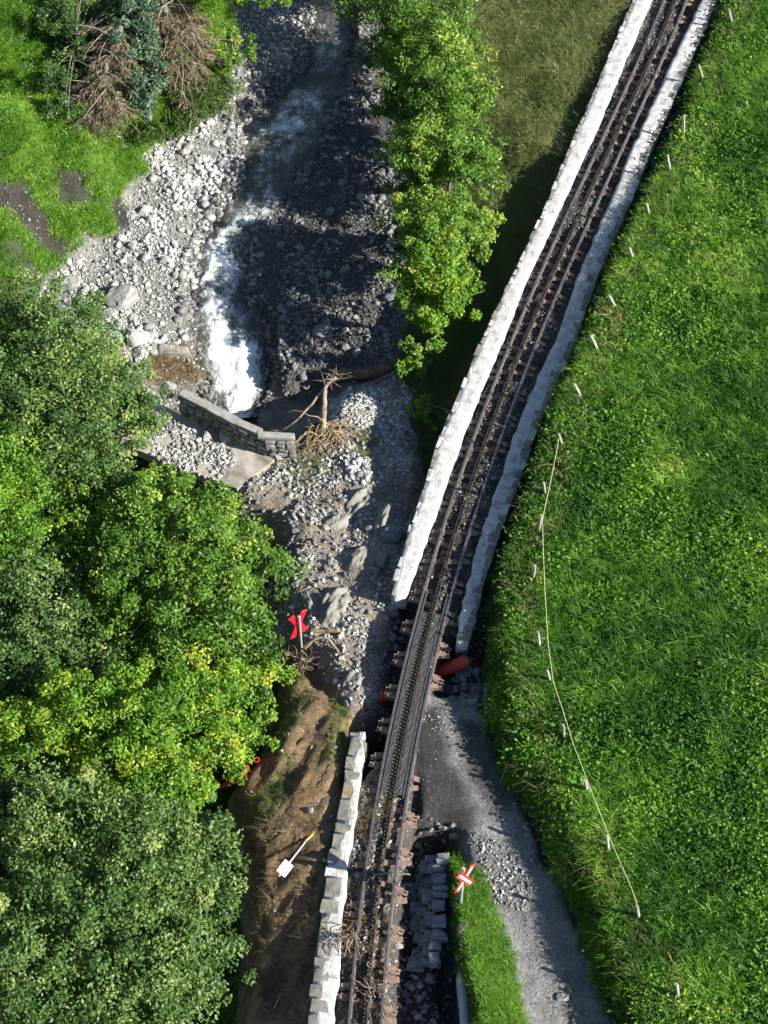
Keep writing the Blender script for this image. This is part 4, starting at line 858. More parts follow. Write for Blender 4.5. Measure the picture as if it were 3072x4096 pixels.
# dry stone lining of the washed-out ditch at the bottom
def ditch_wall():
    base = G(1745, 3600); root = empty('dry_stone_wall', base, 'stacked blue-grey stone lining of the washed-out ditch under the verge', 'wall')
    line = [(1752,3400),(1752,3500),(1745,3600),(1742,3700),(1735,3800),(1728,3850)]
    A = np.array([U(x, y, -.62) for x, y in line]); Q, s = resample(A, .1)
    for crs in range(4):
        pos = .05 * crs
        while pos < s[-1] - .1:
            ln = rng.uniform(.18, .55); i = min(int(np.searchsorted(s, pos + ln / 2)), len(Q) - 2); t = Q[min(i + 1, len(Q) - 1)] - Q[max(i - 1, 0)]; t /= np.linalg.norm(t); r = np.array([-t[1], t[0], 0]) * (1 if -t[1] < 0 else -1)
            p = Q[i] + r * (.15 * crs + .06 * rng.normal()) + np.array([.05, 0, -.2 * crs + .04 * rng.normal()])
            put(block(None, p, (t, r, (0, 0, 1)), (ln / 2, .20 + .08 * rng.random(), .10 + .04 * rng.random()), .55, 18), 'stone', MAT['bluestone'], root); pos += ln + .01
ditch_wall()

# ------------------------------------------------------------------ pasture fence
POSTS = [((2916,37),(2930,102)),((2795,259),(2816,329)),((2735,463),(2735,551)),((2670,620),(2684,704)),((2587,815),(2599,866)),((2519,991),(2534,1042)),((2436,1181),(2467,1236)),((2362,1340),(2397,1412)),((2297,1535),(2328,1593)),((2235,1736),(2251,1787)),((2175,1931),(2182,1986)),((2166,2061),(2152,2139)),((2140,2262),(2131,2320)),((2152,2528),(2161,2602)),((2189,2681),(2203,2732)),((2254,2899),(2256,2963)),((2340,3121),(2351,3167)),((2428,3343),(2436,3417)),((2548,3625),(2557,3681)),((2707,3936),(2714,3996))]
b0 = G(*POSTS[12][1]); fence = empty('pasture_fence', b0, 'wooden post fence with yellow cord along the meadow edge', 'fence'); TOPS = []
for (tx, ty), (bx, by) in POSTS:
    b = G(bx, by); hgt = 1.15
    # choose the top on its sight line so that the post is about hgt long above the grass
    z = b[2] + .95; tp = U(tx, ty, z); d = tp - b; d = d / np.linalg.norm(d); a = b - d * .35; TOPS.append(tp)
    u = np.cross(d, (0, 1, 0)); u /= np.linalg.norm(u); w = np.cross(d, u); mb = MB(); r = .045 + .012 * rng.random()
    mb.tube([a, b + d * .3, b + (tp - b) * .7, tp], [r, r, r * .97, r * .9], 6); mb.build('post', MAT['post'], fence)
cp = [(2238,1745,9),(2208,1900,0),(2180,2030,0),(2170,2079,11),(2173,2199,0),(2180,2366,0),(2186,2470,0),(2192,2570,13),(2214,2732,0),(2249,2834,0),(2295,2982,15),(2342,3102,16),(2388,3223,0),(2443,3362,17),(2499,3491,0),(2527,3556,0),(2553,3630,18)]
pth = [U(x, y, float(G(x, y + 40)[2]) + .72) for x, y, _ in cp]
mb = MB(); mb.tube(pth, .009, 5); mb.build('cord', MAT['cord'], fence)
a, b = G(2661, 3834, .5), G(2752, 3990, .05); mb = MB(); mb.tube([a, (a + b) / 2, b], .011, 5); st = mb.build('orange_rod', MAT['orange']); tag(st, 'thin orange rod leaning in grass by the last fence post', 'rod')

# ------------------------------------------------------------------ signs
def cross_sign(base, label, back, hgt, h_ang):
    """St Andrew's cross on a steel pole. h_ang: plan direction of the sign's width"""
    root = empty('level_crossing_sign', base, label, 'sign', 'level crossing crosses'); up = np.array([0, 0, 1.])
    h = np.array([math.cos(h_ang), math.sin(h_ang), 0]); nrm = np.array([h[1], -h[0], 0])           # faces down-right
    mb = MB(); mb.tube([base - up * .5, base + up * hgt], .042, 10); mb.build('pole', MAT['steelgrey'], root)
    mb = MB(); mb.tube([base + up * hgt, base + up * (hgt + .05)], .047, 10); mb.build('pole_cap', MAT['steelgrey'], root)
    f = -1 if back else 1; c = base + up * (hgt - .50) + nrm * .075 * f
    for k, sg in enumerate((1, -1)):
        d = h * math.cos(R(68)) + up * sg * math.sin(R(68)); w = np.cross(nrm, d); cc = c + nrm * .016 * k * f
        mb = MB(); mb.box(cc, (.66, .105, .012), (d, w, nrm)); ar = mb.build('sign_arm', MAT['red'], root, bevel=.008)
        mb = MB(); mb.box(cc + nrm * .0155 * f, (.57, .04, .003), (d, w, nrm)); mb.build('white_stripe', MAT['white'], ar)
        mb = MB()
        for e in (-1, 1): mb.box(cc - nrm * .016 * f + w * e * .06, (.55, .006, .006), (d, w, nrm))
        mb.build('stiffener', MAT['red'], ar)
    for dz in (.38, .62): mb = MB(); mb.box(base + up * (hgt - dz) + nrm * .045 * f, (.06, .025, .04), (h, nrm, up)); mb.build('bracket', MAT['steelgrey'], root)
b = G(1842, 3616); cross_sign(b, 'red and white level crossing cross on grass verge, facing the gravel road', False, 2.45, R(34))
b = G(1207, 2604); cross_sign(b, 'level crossing cross seen from behind, standing among flood debris', True, 2.05, R(34))
def fallen_sign():
    a = G(1243, 3340, .02); e = U(1115, 3505, a[2] + .38); d = e - a; L = np.linalg.norm(d); d /= L
    root = empty('toppled_signboard', a, 'white signboard on toppled pole lying out over the mud slope', 'sign')
    mb = MB(); mb.tube([a + d * .22, e], .03, 9); mb.build('pole', MAT['steelgrey'], root)
    mb = MB(); mb.tube([a - d * .1 + np.array([.05, .0, -.05]), a + d * .23], .036, 9); mb.build('pole_foot', MAT['yellow'], root)
    n = np.array([.25, -.25, 1.]); n -= d * (n @ d); n /= np.linalg.norm(n); w = np.cross(n, d); c = a + d * (L - .30) + n * .045
    mb = MB(); mb.box(c, (.235, .155, .008), (d, w, n)); bd = mb.build('board', MAT['white'], root, bevel=.004)
    v = []; N = 28; cc = c + d * .08 + n * .0105
    for r_ in (.078, .090):
        for k in range(N): v.append(cc + r_ * (d * math.cos(6.2832 * k / N) + w * math.sin(6.2832 * k / N)))
    mb = MB(); mb.add(v, [(k, (k + 1) % N, N + (k + 1) % N, N + k) for k in range(N)]); mb.build('printed_ring', MAT['ring'], bd)
fallen_sign()

# ------------------------------------------------------------------ pipes
def corrugated(name, path, rad, label, inner=True, pitch=.095, amp=.10):
    P = np.array(path); Q, s = resample(P, pitch / 4); root = empty(name, P[len(P) // 2], label, 'pipe')
    rr = [rad * (1 + amp * math.sin(2 * math.pi * x / pitch)) for x in s]
    mb = MB(); mb.tube(Q, rr, 16, False); o = mb.build('corrugated_tube', MAT['orange'], root, True); sd_ = o.modifiers.new('wall', 'SOLIDIFY'); sd_.thickness = .012
    if inner: mb = MB(); mb.tube([Q[1], Q[len(Q) // 8 + 2]], rad * .82, 16, False); mb.build('inside_lining', MAT['orangeinner'], root, True)
    return root
corrugated('drain_pipe', [U(1868, 2642, -.34), U(1820, 2662, -.58), U(1765, 2685, -.92)], .185, 'red corrugated drain pipe sticking out of rubble right of the track')
corrugated('drain_pipe', [U(1600, 2768, -.82), U(1545, 2782, -.9), U(1500, 2800, -1.0)], .17, 'red corrugated drain pipe emerging under the track, left side', False)
corrugated('drain_pipe', [U(1462, 2825, -.70), U(1445, 2840, -.74), U(1425, 2862, -.85)], .13, 'short red pipe stub poking from mud left of gravel heap', False)
corrugated('drain_pipe', [G(1030, 3060, .35), G(1000, 3080, .6), G(990, 3125, .75), G(965, 3160, .8), G(930, 3172, .75), G(885, 3190, .6)], .06, 'orange corrugated pipe torn and hanging under the bright tree', False, .13, .22)
mb = MB(); Q = [U(1838,3880,-.9), U(1842,3920,-.7), U(1850,3980,-.62), U(1856,4040,-.6), U(1862,4140,-.65), U(1866,4250,-.7)]; mb.tube(Q, [.05,.13,.15,.14,.14,.14], 12); o = mb.build('concrete_pipe', MAT['bluegrey'], None, True); tag(o, 'grey curved pipe exposed in the ditch beside the grass verge', 'pipe')

# ------------------------------------------------------------------ wood: logs, roots, poles
def smooth_path(P, n=14, wob=.0):
    P = np.array(P); t = np.linspace(0, len(P) - 1, n); Q = np.stack([np.interp(t, np.arange(len(P)), P[:, i]) for i in range(3)], 1)
    for k in range(2): Q[1:-1] = (Q[:-2] + 2 * Q[1:-1] + Q[2:]) / 4
    return Q + wob * rng.normal(size=Q.shape)
def log(name, path, r0, r1, mat, label, cat='log', wob=.008, n=9):
    Q = smooth_path(path, 14, wob); mb = MB(); mb.tube(Q, list(np.linspace(r0, r1, len(Q)) * (1 + .06 * rng.normal(size=len(Q)))), n); o = mb.build(name, MAT[mat], None, True); return tag(o, label, cat)
def uprooted():
    base = G(1290, 1760, .05); root = empty('uprooted_tree', base, 'uprooted tree stump with tangled pale roots and stripped stems by the parapet', 'tree')
    top = U(1300, 1555, -.2); b0 = base + np.array([0, 0, .25])
    mb = MB(); mb.tube(smooth_path([b0, (b0 + top) / 2 + np.array([.03, 0, .1]), top], 10, .01), list(np.linspace(.12, .08, 10)), 9); mb.build('trunk', MAT['twig'], root, True)
    mb = MB(); mb.tube(smooth_path([U(1120, 1725, -1.6), U(1190, 1680, -1.0), U(1260, 1600, -.5), U(1315, 1530, -.3), U(1345, 1510, -.3)], 16, .01), list(np.linspace(.03, .065, 16)), 8); mb.build('stem', MAT['wood'], root, True)
    mb = MB()
    for k in range(40):                                     # knot of soil and bark
        p = base + np.array([rng.normal(0, .36), rng.normal(0, .28), .12 + .35 * rng.random()]); me_ = rock_points(12, .7, .3) * rng.uniform(.1, .24)
        bm = bmesh.new(); [bm.verts.new(Vector(p + x)) for x in me_]; bmesh.ops.convex_hull(bm, input=bm.verts); bm.verts.index_update(); mb.add([v.co for v in bm.verts], [[v.index for v in f.verts] for f in bm.faces]); bm.free()
    tag(mb.build('root_ball', MAT['dryroot'], root), kind='stuff')
    for k in range(60):
        a = rng.uniform(-3.4, .9); L = rng.uniform(.6, 2.0); p = base + np.array([rng.normal(0, .3), rng.normal(0, .22), .45]); d = np.array([math.cos(a), math.sin(a), .25 + .2 * rng.random()]); path = [p]
        for i in range(6):
            d = d + np.array([rng.normal(0, .42), rng.normal(0, .42), -.22]); d /= np.linalg.norm(d); q = path[-1] + d * L / 6; q[2] = max(q[2], float(gz(q[0], q[1])) + .01); path.append(q)
        mb = MB(); mb.tube(path, list(np.linspace(.026, .006, 7) * rng.uniform(.6, 1.2)), 5); mb.build('root', MAT['wood'] if k % 3 else MAT['dryroot'], root, True)
    for k in range(26):
        p = smooth_path([U(1345, 1505, -.25), U(1310, 1530, -.25)], 4)[rng.integers(0, 4)] + rng.normal(0, .12, 3); d = rng.normal(size=3); d[2] = abs(d[2]) * .3; d /= np.linalg.norm(d); mb = MB(); mb.tube([p, p + d * .2, p + d * rng.uniform(.3, .6) + np.array([0, 0, -.06])], [.012, .009, .004], 4); mb.build('twig', MAT['twig'], root, True)
uprooted()
log('fallen_log', [G(1325,1520,.25), G(1400,1515,.22), G(1480,1510,.2), G(1570,1480,.15)], .24, .17, 'barkbrown', 'thick brown fallen log lying under the bushes right of stream', n=11)
log('peeled_branch', [G(1215,2605,.15), G(1262,2570,.3), G(1310,2566,.25), G(1355,2612,.05)], .075, .035, 'wood', 'pale peeled branch arching right from the rear-facing cross sign')
log('peeled_branch', [G(1160,2625,.2), G(1110,2665,.25), G(1050,2730,.15), G(1010,2775,.1)], .10, .06, 'wood', 'pale peeled trunk reaching left from cross sign towards trees')
log('buried_log', [G(1240,2525,.05), G(1290,2530,.10), G(1358,2528,.12)], .07, .08, 'wood', 'short half-buried log with sawn end on the debris fan')
log('stick', [G(1150,2790,.05), G(1210,2765,.12), G(1265,2745,.05)], .02, .012, 'wood', 'thin bare stick lying on torn turf of mud slope', 'stick')
log('stick', [U(1490,3500,.06), U(1560,3492,.10), U(1640,3498,.02)], .025, .018, 'twig', 'bent bare branch lying across the lower rails', 'stick')
log('stick', [U(1495,3500,.05), U(1497,3540,.02), U(1485,3590,-.1)], .018, .010, 'twig', 'thin root dangling between the lower rails below the branch', 'stick')
log('hillside_stick', [G(255,495,.05), G(280,470,.12), G(305,445,.1)], .03, .03, 'wood', 'pale broken stick on hillside grass below the brown spruce', 'stick')
log('cable', [G(1392,1705,.05), G(1390,1600,.3), G(1360,1750,.2), G(1343,1850,.06), G(1345,1960,.05), G(1335,2015,.04), G(1315,2045,.03)][2:], .014, .014, 'cable', 'black cable snaking down over the debris fan', 'cable', .012, 6)
def root_mat(label, cx_, cy_, n, rad, z, sl=.7):
    b = U(cx_, cy_, z); root = empty('root_tangle', b, label, 'roots', 'root tangles')
    for k in range(n):
        p = b + np.array([rng.normal(0, rad), rng.normal(0, rad * .8), rng.random() * .15]); d = rng.normal(size=3); d[2] *= .4; d /= np.linalg.norm(d); path = [p]
        for i in range(5): d = d + rng.normal(0, .55, 3); d[2] -= .12; d /= np.linalg.norm(d); path.append(path[-1] + d * sl / 5 * rng.uniform(.6, 1.2))
        mb = MB(); mb.tube(path, list(np.linspace(.018, .006, 6)), 4); mb.build('root', MAT['twig'] if k % 3 else MAT['barkbrown'], root, True)
root_mat('tangle of brown roots caught between wall top and lower rail', 1385, 3745, 34, .22, .12)
root_mat('brush of twigs and weeds caught between the lower rails', 1490, 3960, 26, .3, -.05)
root_mat('straw and roots hanging under the rear-facing cross sign', 1205, 2655, 34, .22, -1.0)
root_mat('pale roots hanging at tree edge left of parapet', 560, 1500, 26, .35, -2.6, .9)
# bent guard rail posts at the left end of the bridge
for k, (x0, y0, x1, y1, lb) in enumerate([(505,1440,476,1468,'upper short grey rail end beside pale boulder at tree edge'),(497,1485,463,1517,'lower short grey rail end beside pale boulder at tree edge')]):
    a, b = U(x0, y0, -1.5), U(x1, y1, -1.5); mb = MB(); mb.tube([a, b], .05, 8); o = mb.build('handrail_pipe', MAT['steelgrey']); tag(o, lb, 'rail')
a, b = U(523, 1425, -1.4), U(530, 1500, -2.4); mb = MB(); mb.tube([a, b], .045, 8); o = mb.build('handrail_post', MAT['steelgrey']); tag(o, 'grey steel post standing in hanging roots beside rail ends', 'post')

# ------------------------------------------------------------------ trees
def leaf_cloud(cent, rad, n, size, up_bias, lobes_dir, tint, elong=1.7):
    """n leaves around clump centres; returns V, F, T"""
    k = rng.integers(0, len(cent), n); d = rng.normal(size=(n, 3)); d /= np.linalg.norm(d, axis=1)[:, None]; r = rng.random(n) ** .45
    P = cent[k] + d * (r * rad[k])[:, None] * np.array([1, 1, .7]); nr = rng.normal(size=(n, 3)) * .55 + up_bias + d * .45; nr /= np.linalg.norm(nr, axis=1)[:, None]
    a = rng.normal(size=(n, 3)); a -= nr * (a * nr).sum(1)[:, None]; a /= np.linalg.norm(a, axis=1)[:, None]; b = np.cross(nr, a); s = size * (.6 + .7 * rng.random(n))[:, None]
    w = s / elong; fold = nr * s * .16
    V = np.stack([P - a * s * .5, P + b * w * .5 - fold * .6 + a * s * .02, P + a * s * .55 - fold, P - b * w * .5 - fold * .6 + a * s * .02], 1).reshape(-1, 3)
    F = np.arange(4 * n).reshape(n, 4); T = np.repeat(np.clip(tint[k] + .13 * rng.normal(size=n), 0, 1), 4)
    return V, F, T
def leaf_object(name, V, F, T, mat, parent):
    off = parent_world(parent); me = np_mesh(name, V - off, F); a = me.attributes.new('tint', 'FLOAT', 'POINT'); a.data.foreach_set('value', T.astype(np.float32)); me.materials.append(MAT[mat])
    o = bpy.data.objects.new(name, me); link(o, parent); return o
def tree(label, lobes, mat, leaves, size=.118, name='maple_tree', base=None, tint=.45, group=None, bark='bark', clump=.44, density=32, cat='tree', spread=.2, up=.75):
    """lobes: (px, py, z, rx, ry, rz) ellipsoids that make up the crown"""
    L = [(U(x, y, z), np.array([a, b, c])) for x, y, z, a, b, c in lobes]; C = np.mean([l[0] for l in L], 0)
    if base is None: base = np.array([C[0], C[1] + .5, 0])
    base = np.array([base[0], base[1], float(gz(base[0], base[1])) - .05]); root = empty(name, base, label, cat, group)
    cent = []; rad = []; tin = []; vol = np.array([np.prod(l[1]) ** (2 / 3) for l in L]); tot = vol.sum()
    for (c, r), v in zip(L, vol):
        n = max(6, int(density * v)); d = rng.normal(size=(n, 3)); d /= np.linalg.norm(d, axis=1)[:, None]; d[:, 2] = np.where(d[:, 2] < -.35, -d[:, 2], d[:, 2])
        rr = .62 + .42 * rng.random(n) ** .7; p = c + d * r * rr[:, None]; p += (.16 + .30 * rng.random((n, 1)) ** 3) * rng.normal(size=p.shape)
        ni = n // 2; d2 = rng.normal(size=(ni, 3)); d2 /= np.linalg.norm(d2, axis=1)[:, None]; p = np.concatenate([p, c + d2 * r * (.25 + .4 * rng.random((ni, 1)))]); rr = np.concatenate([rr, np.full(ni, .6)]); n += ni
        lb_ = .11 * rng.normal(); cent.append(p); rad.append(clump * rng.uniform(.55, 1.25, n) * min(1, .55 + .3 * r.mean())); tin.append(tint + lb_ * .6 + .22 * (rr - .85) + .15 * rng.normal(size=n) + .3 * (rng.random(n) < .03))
    cent, rad, tin = np.concatenate(cent), np.concatenate(rad), np.concatenate(tin)
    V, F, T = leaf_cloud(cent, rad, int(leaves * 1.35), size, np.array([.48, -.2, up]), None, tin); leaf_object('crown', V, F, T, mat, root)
    mb = MB(); top = np.array([C[0], C[1], C[2] + .2]); h = top[2] - base[2]; r0 = .05 + .022 * h
    stem = smooth_path([base - np.array([0, 0, .3]), base + (top - base) * .4 + rng.normal(0, .08, 3), top], 9, .02); mb.tube(stem, list(np.linspace(r0, r0 * .35, 9)), 8); mb.build('trunk', MAT[bark], root, True)
    mb = MB(); pick = rng.choice(len(cent), min(len(cent), 26), replace=False)
    for i in pick:
        j = rng.integers(3, 8); a = stem[j]; e = cent[i]; m_ = (a + e) / 2 + np.array([0, 0, .12 * np.linalg.norm(e - a)]) + rng.normal(0, .06, 3); mb.tube(smooth_path([a, m_, e], 6), list(np.linspace(r0 * .38, .012, 6)), 5, False)
    mb.build('limbs', MAT[bark], root, True)
    return root
LT = 'broadleaf trees below the bridge'
tree('dark green broadleaf tree left of the parapet wall, beside gravel bank', [(200,1330,.4,2.0,1.8,1.5),(330,1560,.6,2.1,2.0,1.8),(120,1600,.9,2.0,2.2,1.8),(520,1620,-.2,1.1,1.0,.9),(560,1730,-.5,.8,.8,.7),(300,1830,.2,1.6,1.4,1.3),(480,1480,-.3,.8,.8,.7),(430,1960,-1.0,1.1,1.0,.9),(210,2060,-1.0,1.1,1.2,1.0)], 'leaf_dark', 40000, tint=.5, group=LT)
tree('light green tree at the left edge below the parapet', [(40,1900,.4,1.7,1.8,1.6),(80,2150,.2,1.5,1.6,1.4),(-60,2080,.6,1.8,2,1.6),(170,1990,-.2,1.0,1.0,.9)], 'leaf_bright', 15000, tint=.38, group=LT)
tree('broad olive green tree with visible stems right below the bridge slab', [(620,2120,.4,1.8,1.5,1.4),(830,2180,.5,1.7,1.7,1.5),(1000,2290,.0,1.2,1.1,1.0),(560,2360,.2,1.5,1.5,1.3),(850,2450,.3,1.7,1.6,1.4),(700,2000,-.2,1.2,.9,.8),(1060,2260,-.3,.7,.7,.6),(960,2600,-.3,1.2,1.0,1.0),(420,2130,-.2,1.0,1.0,.9),(330,2300,-1.0,1.1,1.2,1.0),(480,2560,-.9,1.2,1.0,.9),(720,2660,-.7,1.3,.9,.9)], 'leaf_mid', 42000, tint=.42, group=LT)
tree('dark shaded tree at the left edge above the yellow-green tree', [(60,2420,.0,1.6,1.6,1.4),(230,2560,-.2,1.5,1.4,1.3),(60,2700,-.1,1.6,1.4,1.3),(380,2700,-.4,1.2,1.0,1.0),(250,2350,-.6,1.1,1.0,.9),(150,3060,-1.0,1.2,1.0,.9)], 'leaf_dark', 22000, tint=.42, group=LT)
tree('yellow-green sunlit tree left of the brown mud slope', [(330,2860,.7,1.9,1.3,1.2),(640,2850,.7,1.9,1.5,1.3),(560,3060,.6,2.1,1.3,1.2),(850,2800,.3,1.5,1.2,1.1),(860,3000,.2,1.0,.8,.8),(110,2950,.4,1.3,1.0,1.0),(1020,2700,-.4,.9,.7,.7),(1010,2930,-.5,.7,.6,.6),(760,3180,.2,1.0,.8,.7)], 'leaf_bright', 40000, tint=.55, group=LT)
tree('large dark green tree filling the bottom left corner', [(270,3330,1.0,1.8,1.5,1.4),(590,3400,1.2,1.8,1.5,1.4),(800,3530,.6,1.2,1.2,1.1),(230,3700,1.3,1.9,1.8,1.6),(560,3730,1.4,1.9,1.8,1.6),(830,3760,.6,1.0,1.0,1.0),(220,4030,1.2,1.9,1.5,1.4),(560,4020,1.0,1.8,1.3,1.2),(820,3330,.2,.8,.7,.7),(20,3850,1,1.6,2,1.4),(760,3960,.5,1.0,.8,.8)], 'leaf_dark', 56000, tint=.55, group=LT)
tree('dark tree at left edge between yellow-green tree and the corner tree', [(10,3260,-.2,1.5,1.3,1.2),(120,3160,-.5,1.2,.9,.9)], 'leaf_dark', 8000, tint=.3, group=LT)
RG = 'maples on the right stream bank'
tree('shaded maple heading the bank row just under the top edge', [(1520,20,1.05,1.456,1.43,1.5),(1650,120,1.05,1.344,1.32,1.375),(1480,-120,1.35,1.792,1.54,1.625),(1620,240,0.45,1.008,0.99,1)], 'leaf_mid', 14000, tint=.36, group=RG)
tree('dark maple cut off by the top edge above the bank row', [(1470,-260,1.6,1.6,1.5,1.4),(1600,-330,1.8,1.7,1.5,1.4),(1420,-120,1.1,1.1,1.0,.9),(1720,-150,1.4,1.4,1.3,1.2)], 'leaf_dark', 14000, tint=.35, group=RG)
tree('tall maple on right bank, second from the top edge', [(1780,260,1.05,1.344,1.32,1.5),(1720,400,0.95,1.456,1.21,1.375),(1870,420,0.95,1.12,1.1,1.125),(1800,130,0.85,1.008,1.1,1.125),(1650,330,0.25,1.008,0.99,1)], 'leaf_mid', 15000, tint=.46, group=RG)
tree('maple with a yellowing right side in middle of bank row', [(1740,640,0.85,1.344,1.1,1.25),(1870,690,0.95,1.232,1.1,1.125),(1810,560,0.85,1.232,0.99,1.125),(1640,620,0.15,1.008,0.99,1),(1930,640,0.65,0.672,0.66,0.75)], 'leaf_mid', 14000, tint=.52, group=RG)
tree('bright green maple below the yellowing one on the bank', [(1740,920,0.85,1.232,0.99,1.125),(1850,880,0.85,1.12,0.99,1),(1770,1030,0.75,1.232,0.77,0.875),(1640,900,0.15,0.784,0.77,0.75),(1880,980,0.65,0.672,0.66,0.625)], 'leaf_mid', 13000, tint=.62, group=RG)
tree('lowest maple of bank row with a lime green tip', [(1740,1130,0.55,1.12,0.88,1),(1800,1200,0.55,1.008,0.77,0.875),(1700,1260,0.25,0.672,0.66,0.625),(1690,1190,0.25,0.784,0.66,0.75)], 'leaf_bright', 9000, tint=.42, group=RG)
tree('low dark scrub filling the stream bank under the maple row', [(1600,420,-.6,1.0,1.0,.7),(1680,520,-.5,1.0,.9,.8),(1660,760,-.6,1.0,1.1,.8),(1660,1060,-.7,.8,.9,.7),(1560,200,-.4,.9,1.2,.8)], 'leaf_mid', 12000, .12, 'bush', tint=.3, cat='bush')
tree('small bush with large leaves above the fallen log', [(1650,1400,-1.1,.45,.4,.4),(1640,1460,-1.2,.5,.4,.4),(1690,1440,-1.3,.4,.4,.35)], 'leaf_mid', 1500, .14, 'bush', tint=.6, clump=.3, cat='bush')
tree('small light bush in shade beside the upper left wall', [(1700,1600,-1.2,.32,.35,.3),(1725,1640,-1.3,.3,.25,.25),(1690,1660,-1.35,.3,.25,.25)], 'leaf_bright', 900, .12, 'bush', tint=.45, clump=.25, cat='bush')
tree('grey-green willow scrub at shaded stream edge under the maples', [(1620,970,-1.2,.6,.5,.4),(1590,930,-1.4,.5,.4,.35)], 'leaf_blue', 1600, .11, 'bush', tint=.55, clump=.3, cat='bush')
tree('green tree crown hanging in at the top edge over stream', [(960,-40,2.2,1.3,1.0,.8),(1060,-20,2.0,1.0,.8,.6),(760,-80,2.2,1.4,1,.8)], 'leaf_mid', 9000, tint=.55, group='trees at the top left', base=U(760, 40, -.6))
tree('bluish ivy-clad tree column between brown dead spruces', [(550,20,2.4,.75,.7,.8),(565,120,2.0,.75,.7,.8),(570,230,1.4,.65,.6,.8),(575,330,.8,.6,.55,.7),(585,410,.3,.5,.5,.5)], 'leaf_blue', 11000, .11, 'ivy_tree', tint=.5, group='trees at the top left', base=U(590, 450, -.6))
tree('green bush with olive tips leaning over stream at top', [(930,170,.0,.6,.6,.5),(900,250,-.2,.5,.5,.4),(980,240,-.3,.5,.4,.3)], 'leaf_mid', 1800, .11, 'bush', tint=.55, clump=.3, cat='bush')
tree('dark bushes in shade on hillside left of the brown spruce', [(230,300,1.3,.7,.7,.6),(250,420,1.0,.7,.6,.6),(250,120,1.9,.9,.8,.8),(300,20,2.2,1.0,.9,.8),(480,30,2.0,.9,.8,.7)], 'leaf_dark', 9000, .1, 'bush', tint=.3, cat='bush')

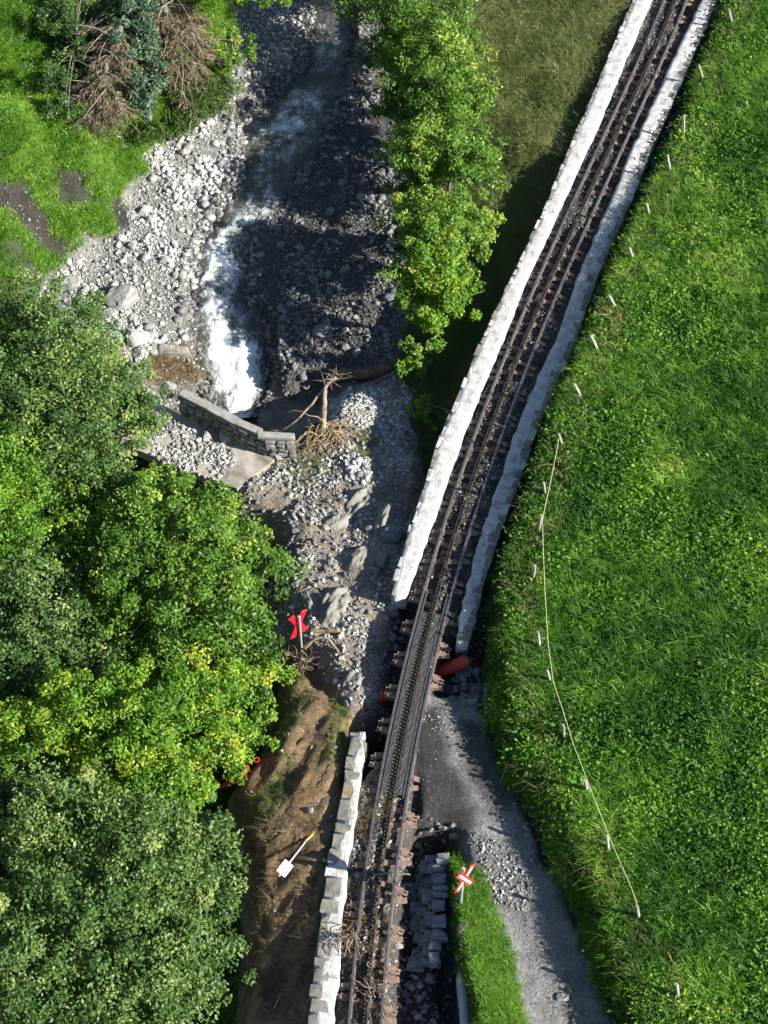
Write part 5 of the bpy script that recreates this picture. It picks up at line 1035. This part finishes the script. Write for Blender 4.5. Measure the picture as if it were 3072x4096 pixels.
def spruce(label, trunk, nb, blen, mats, base, droop=.35, green=.3, dirs=(0, 6.28), lobes=(), width=.03, name='dead_spruce'):
    """trunk path plus boughs of thin needle sprays; mats: bare/dead/green"""
    root = empty(name, base, label, 'tree', 'storm-broken spruces'); Q = smooth_path(trunk, 14, .02); mb = MB(); mb.tube(Q, list(np.linspace(.16, .04, 14)), 8); mb.build('trunk', MAT['bark'], root, True)
    dead = [[], []]; grn = [[], []]; bm_ = MB()
    def spray(p, d, L, st):
        n = int(20 * L / .8); t = rng.random(n); P = p + d * (t * L)[:, None]; sd = np.cross(d, (0, 0, 1.)); sd /= np.linalg.norm(sd) + 1e-9; sg = np.where(rng.random(n) < .5, -1, 1)[:, None]
        e = d * .55 + sd * sg * (.6 + .3 * rng.random((n, 1))) + np.array([0, 0, -.35]) * rng.random((n, 1)) + .15 * rng.normal(size=(n, 3)); e /= np.linalg.norm(e, axis=1)[:, None]; l = (.12 + .25 * rng.random(n))[:, None] * (1.15 - t[:, None] * .6)
        w = np.cross(e, rng.normal(size=(n, 3))); w /= np.linalg.norm(w, axis=1)[:, None]; w *= width * (.5 + .8 * rng.random((n, 1)))
        st[0].append(np.stack([P - w * .5, P + w * .5, P + e * l + w * .25, P + e * l - w * .25], 1).reshape(-1, 3)); st[1].append(np.repeat(np.clip(.5 + .22 * rng.normal(size=n), 0, 1), 4))
    for k in range(nb):
        j = rng.uniform(1, 12.5); i = int(j); p = Q[i] + (Q[i + 1] - Q[i]) * (j - i); a = rng.uniform(*dirs); L = blen * rng.uniform(.5, 1.1); d = np.array([math.cos(a), math.sin(a), rng.uniform(-droop, .15)]); d /= np.linalg.norm(d); path = [p]
        for q_ in range(6): d = d + np.array([rng.normal(0, .22), rng.normal(0, .22), -.08 + .1 * rng.normal()]); d /= np.linalg.norm(d); path.append(path[-1] + d * L / 6)
        bm_.tube(path, list(np.linspace(.022, .006, 7)), 4, False)
        for q_ in range(1, 6):
            if rng.random() < .85: spray(path[q_], (path[q_ + 1] - path[q_]) / np.linalg.norm(path[q_ + 1] - path[q_]), L * .35, grn if rng.random() < green else dead)
    for k in range(26):
        j = rng.uniform(1, 12.5); p = Q[int(j)] + rng.normal(0, .25, 3); a = rng.uniform(*dirs); d = np.array([math.cos(a), math.sin(a), rng.uniform(-.1, .5)]); path = [p]
        for q_ in range(7): d = d + np.array([rng.normal(0, .2), rng.normal(0, .2) - .08, -.12]); d /= np.linalg.norm(d); path.append(path[-1] + d * blen * rng.uniform(.10, .24))
        bm_.tube(path, list(np.linspace(.03, .008, 8)), 5, False)
    bm_.build('branches', MAT['twig'], root, True)
    for (x, y, z, r) in lobes:
        c = U(x, y, z)
        for k in range(int(130 * r)):
            d = rng.normal(size=3); d[2] = abs(d[2]) * .4; d /= np.linalg.norm(d); p = c + d * r * rng.random() * np.array([1, 1, .6]); e = np.array([d[0], d[1] - .5, -.45]); e /= np.linalg.norm(e); spray(p, e, .55, grn)
    for st, nm, mt in ((dead, 'dead_needles', 'deadneedle'), (grn, 'green_needles', 'needle')):
        if st[0]: V = np.concatenate(st[0]); leaf_object(nm, V, np.arange(len(V)).reshape(-1, 4), np.concatenate(st[1]), mt, root)
    return root
spruce('brown dead spruce toppled on hillside at the upper left', [U(500,60,2.4), U(450,200,1.9), U(400,330,1.2), U(385,470,.2)], 230, 1.6, None, G(390, 480), .7, .16, (0, 6.28), [(330,60,1.8,.7),(300,150,1.5,.5),(440,330,1.0,.4)])
spruce('fan of grey dead spruce boughs hanging towards the stream', [U(640,-40,2.0), U(670,70,1.4), U(690,170,.6), U(720,290,-.4)], 230, 2.0, None, G(710, 300), .7, .22, (-2.8, 1.2), [])
spruce('low green spruce boughs sweeping over the gravel edge', [U(620,200,.2), U(690,320,-.3), U(760,450,-.9)], 24, 1.0, None, G(740, 460), .3, .8, (-1.8, .4), [(770,340,-.4,.8),(890,335,-.7,.55),(745,440,-.8,.7),(810,385,-.7,.6),(590,510,-.7,.45),(700,490,-1.0,.45),(860,400,-.9,.5)], .035, 'spruce')
for k, (x0, y0, x1, y1, r, lb) in enumerate([(640,-60,650,90,.13,'pale barked trunk at top edge, leftmost of the bare stems'),(690,-60,700,110,.12,'dark trunk at top edge between two pale stems'),(735,40,760,150,.06,'white peeled stem leaning among dead spruce boughs')]):
    a, b = U(x0, y0, 2.0 if k < 2 else .8), U(x1, y1, .0 if k < 2 else -.2); mb = MB(); mb.tube(smooth_path([a, (a + b) / 2, b, b + (b - a) * .3], 8, .01), list(np.linspace(r * .8, r, 8)), 8); o = mb.build('bare_trunk', MAT['bark' if k != 2 else 'wood'], None, True); tag(o, lb, 'trunk', 'bare trunks at the top edge')
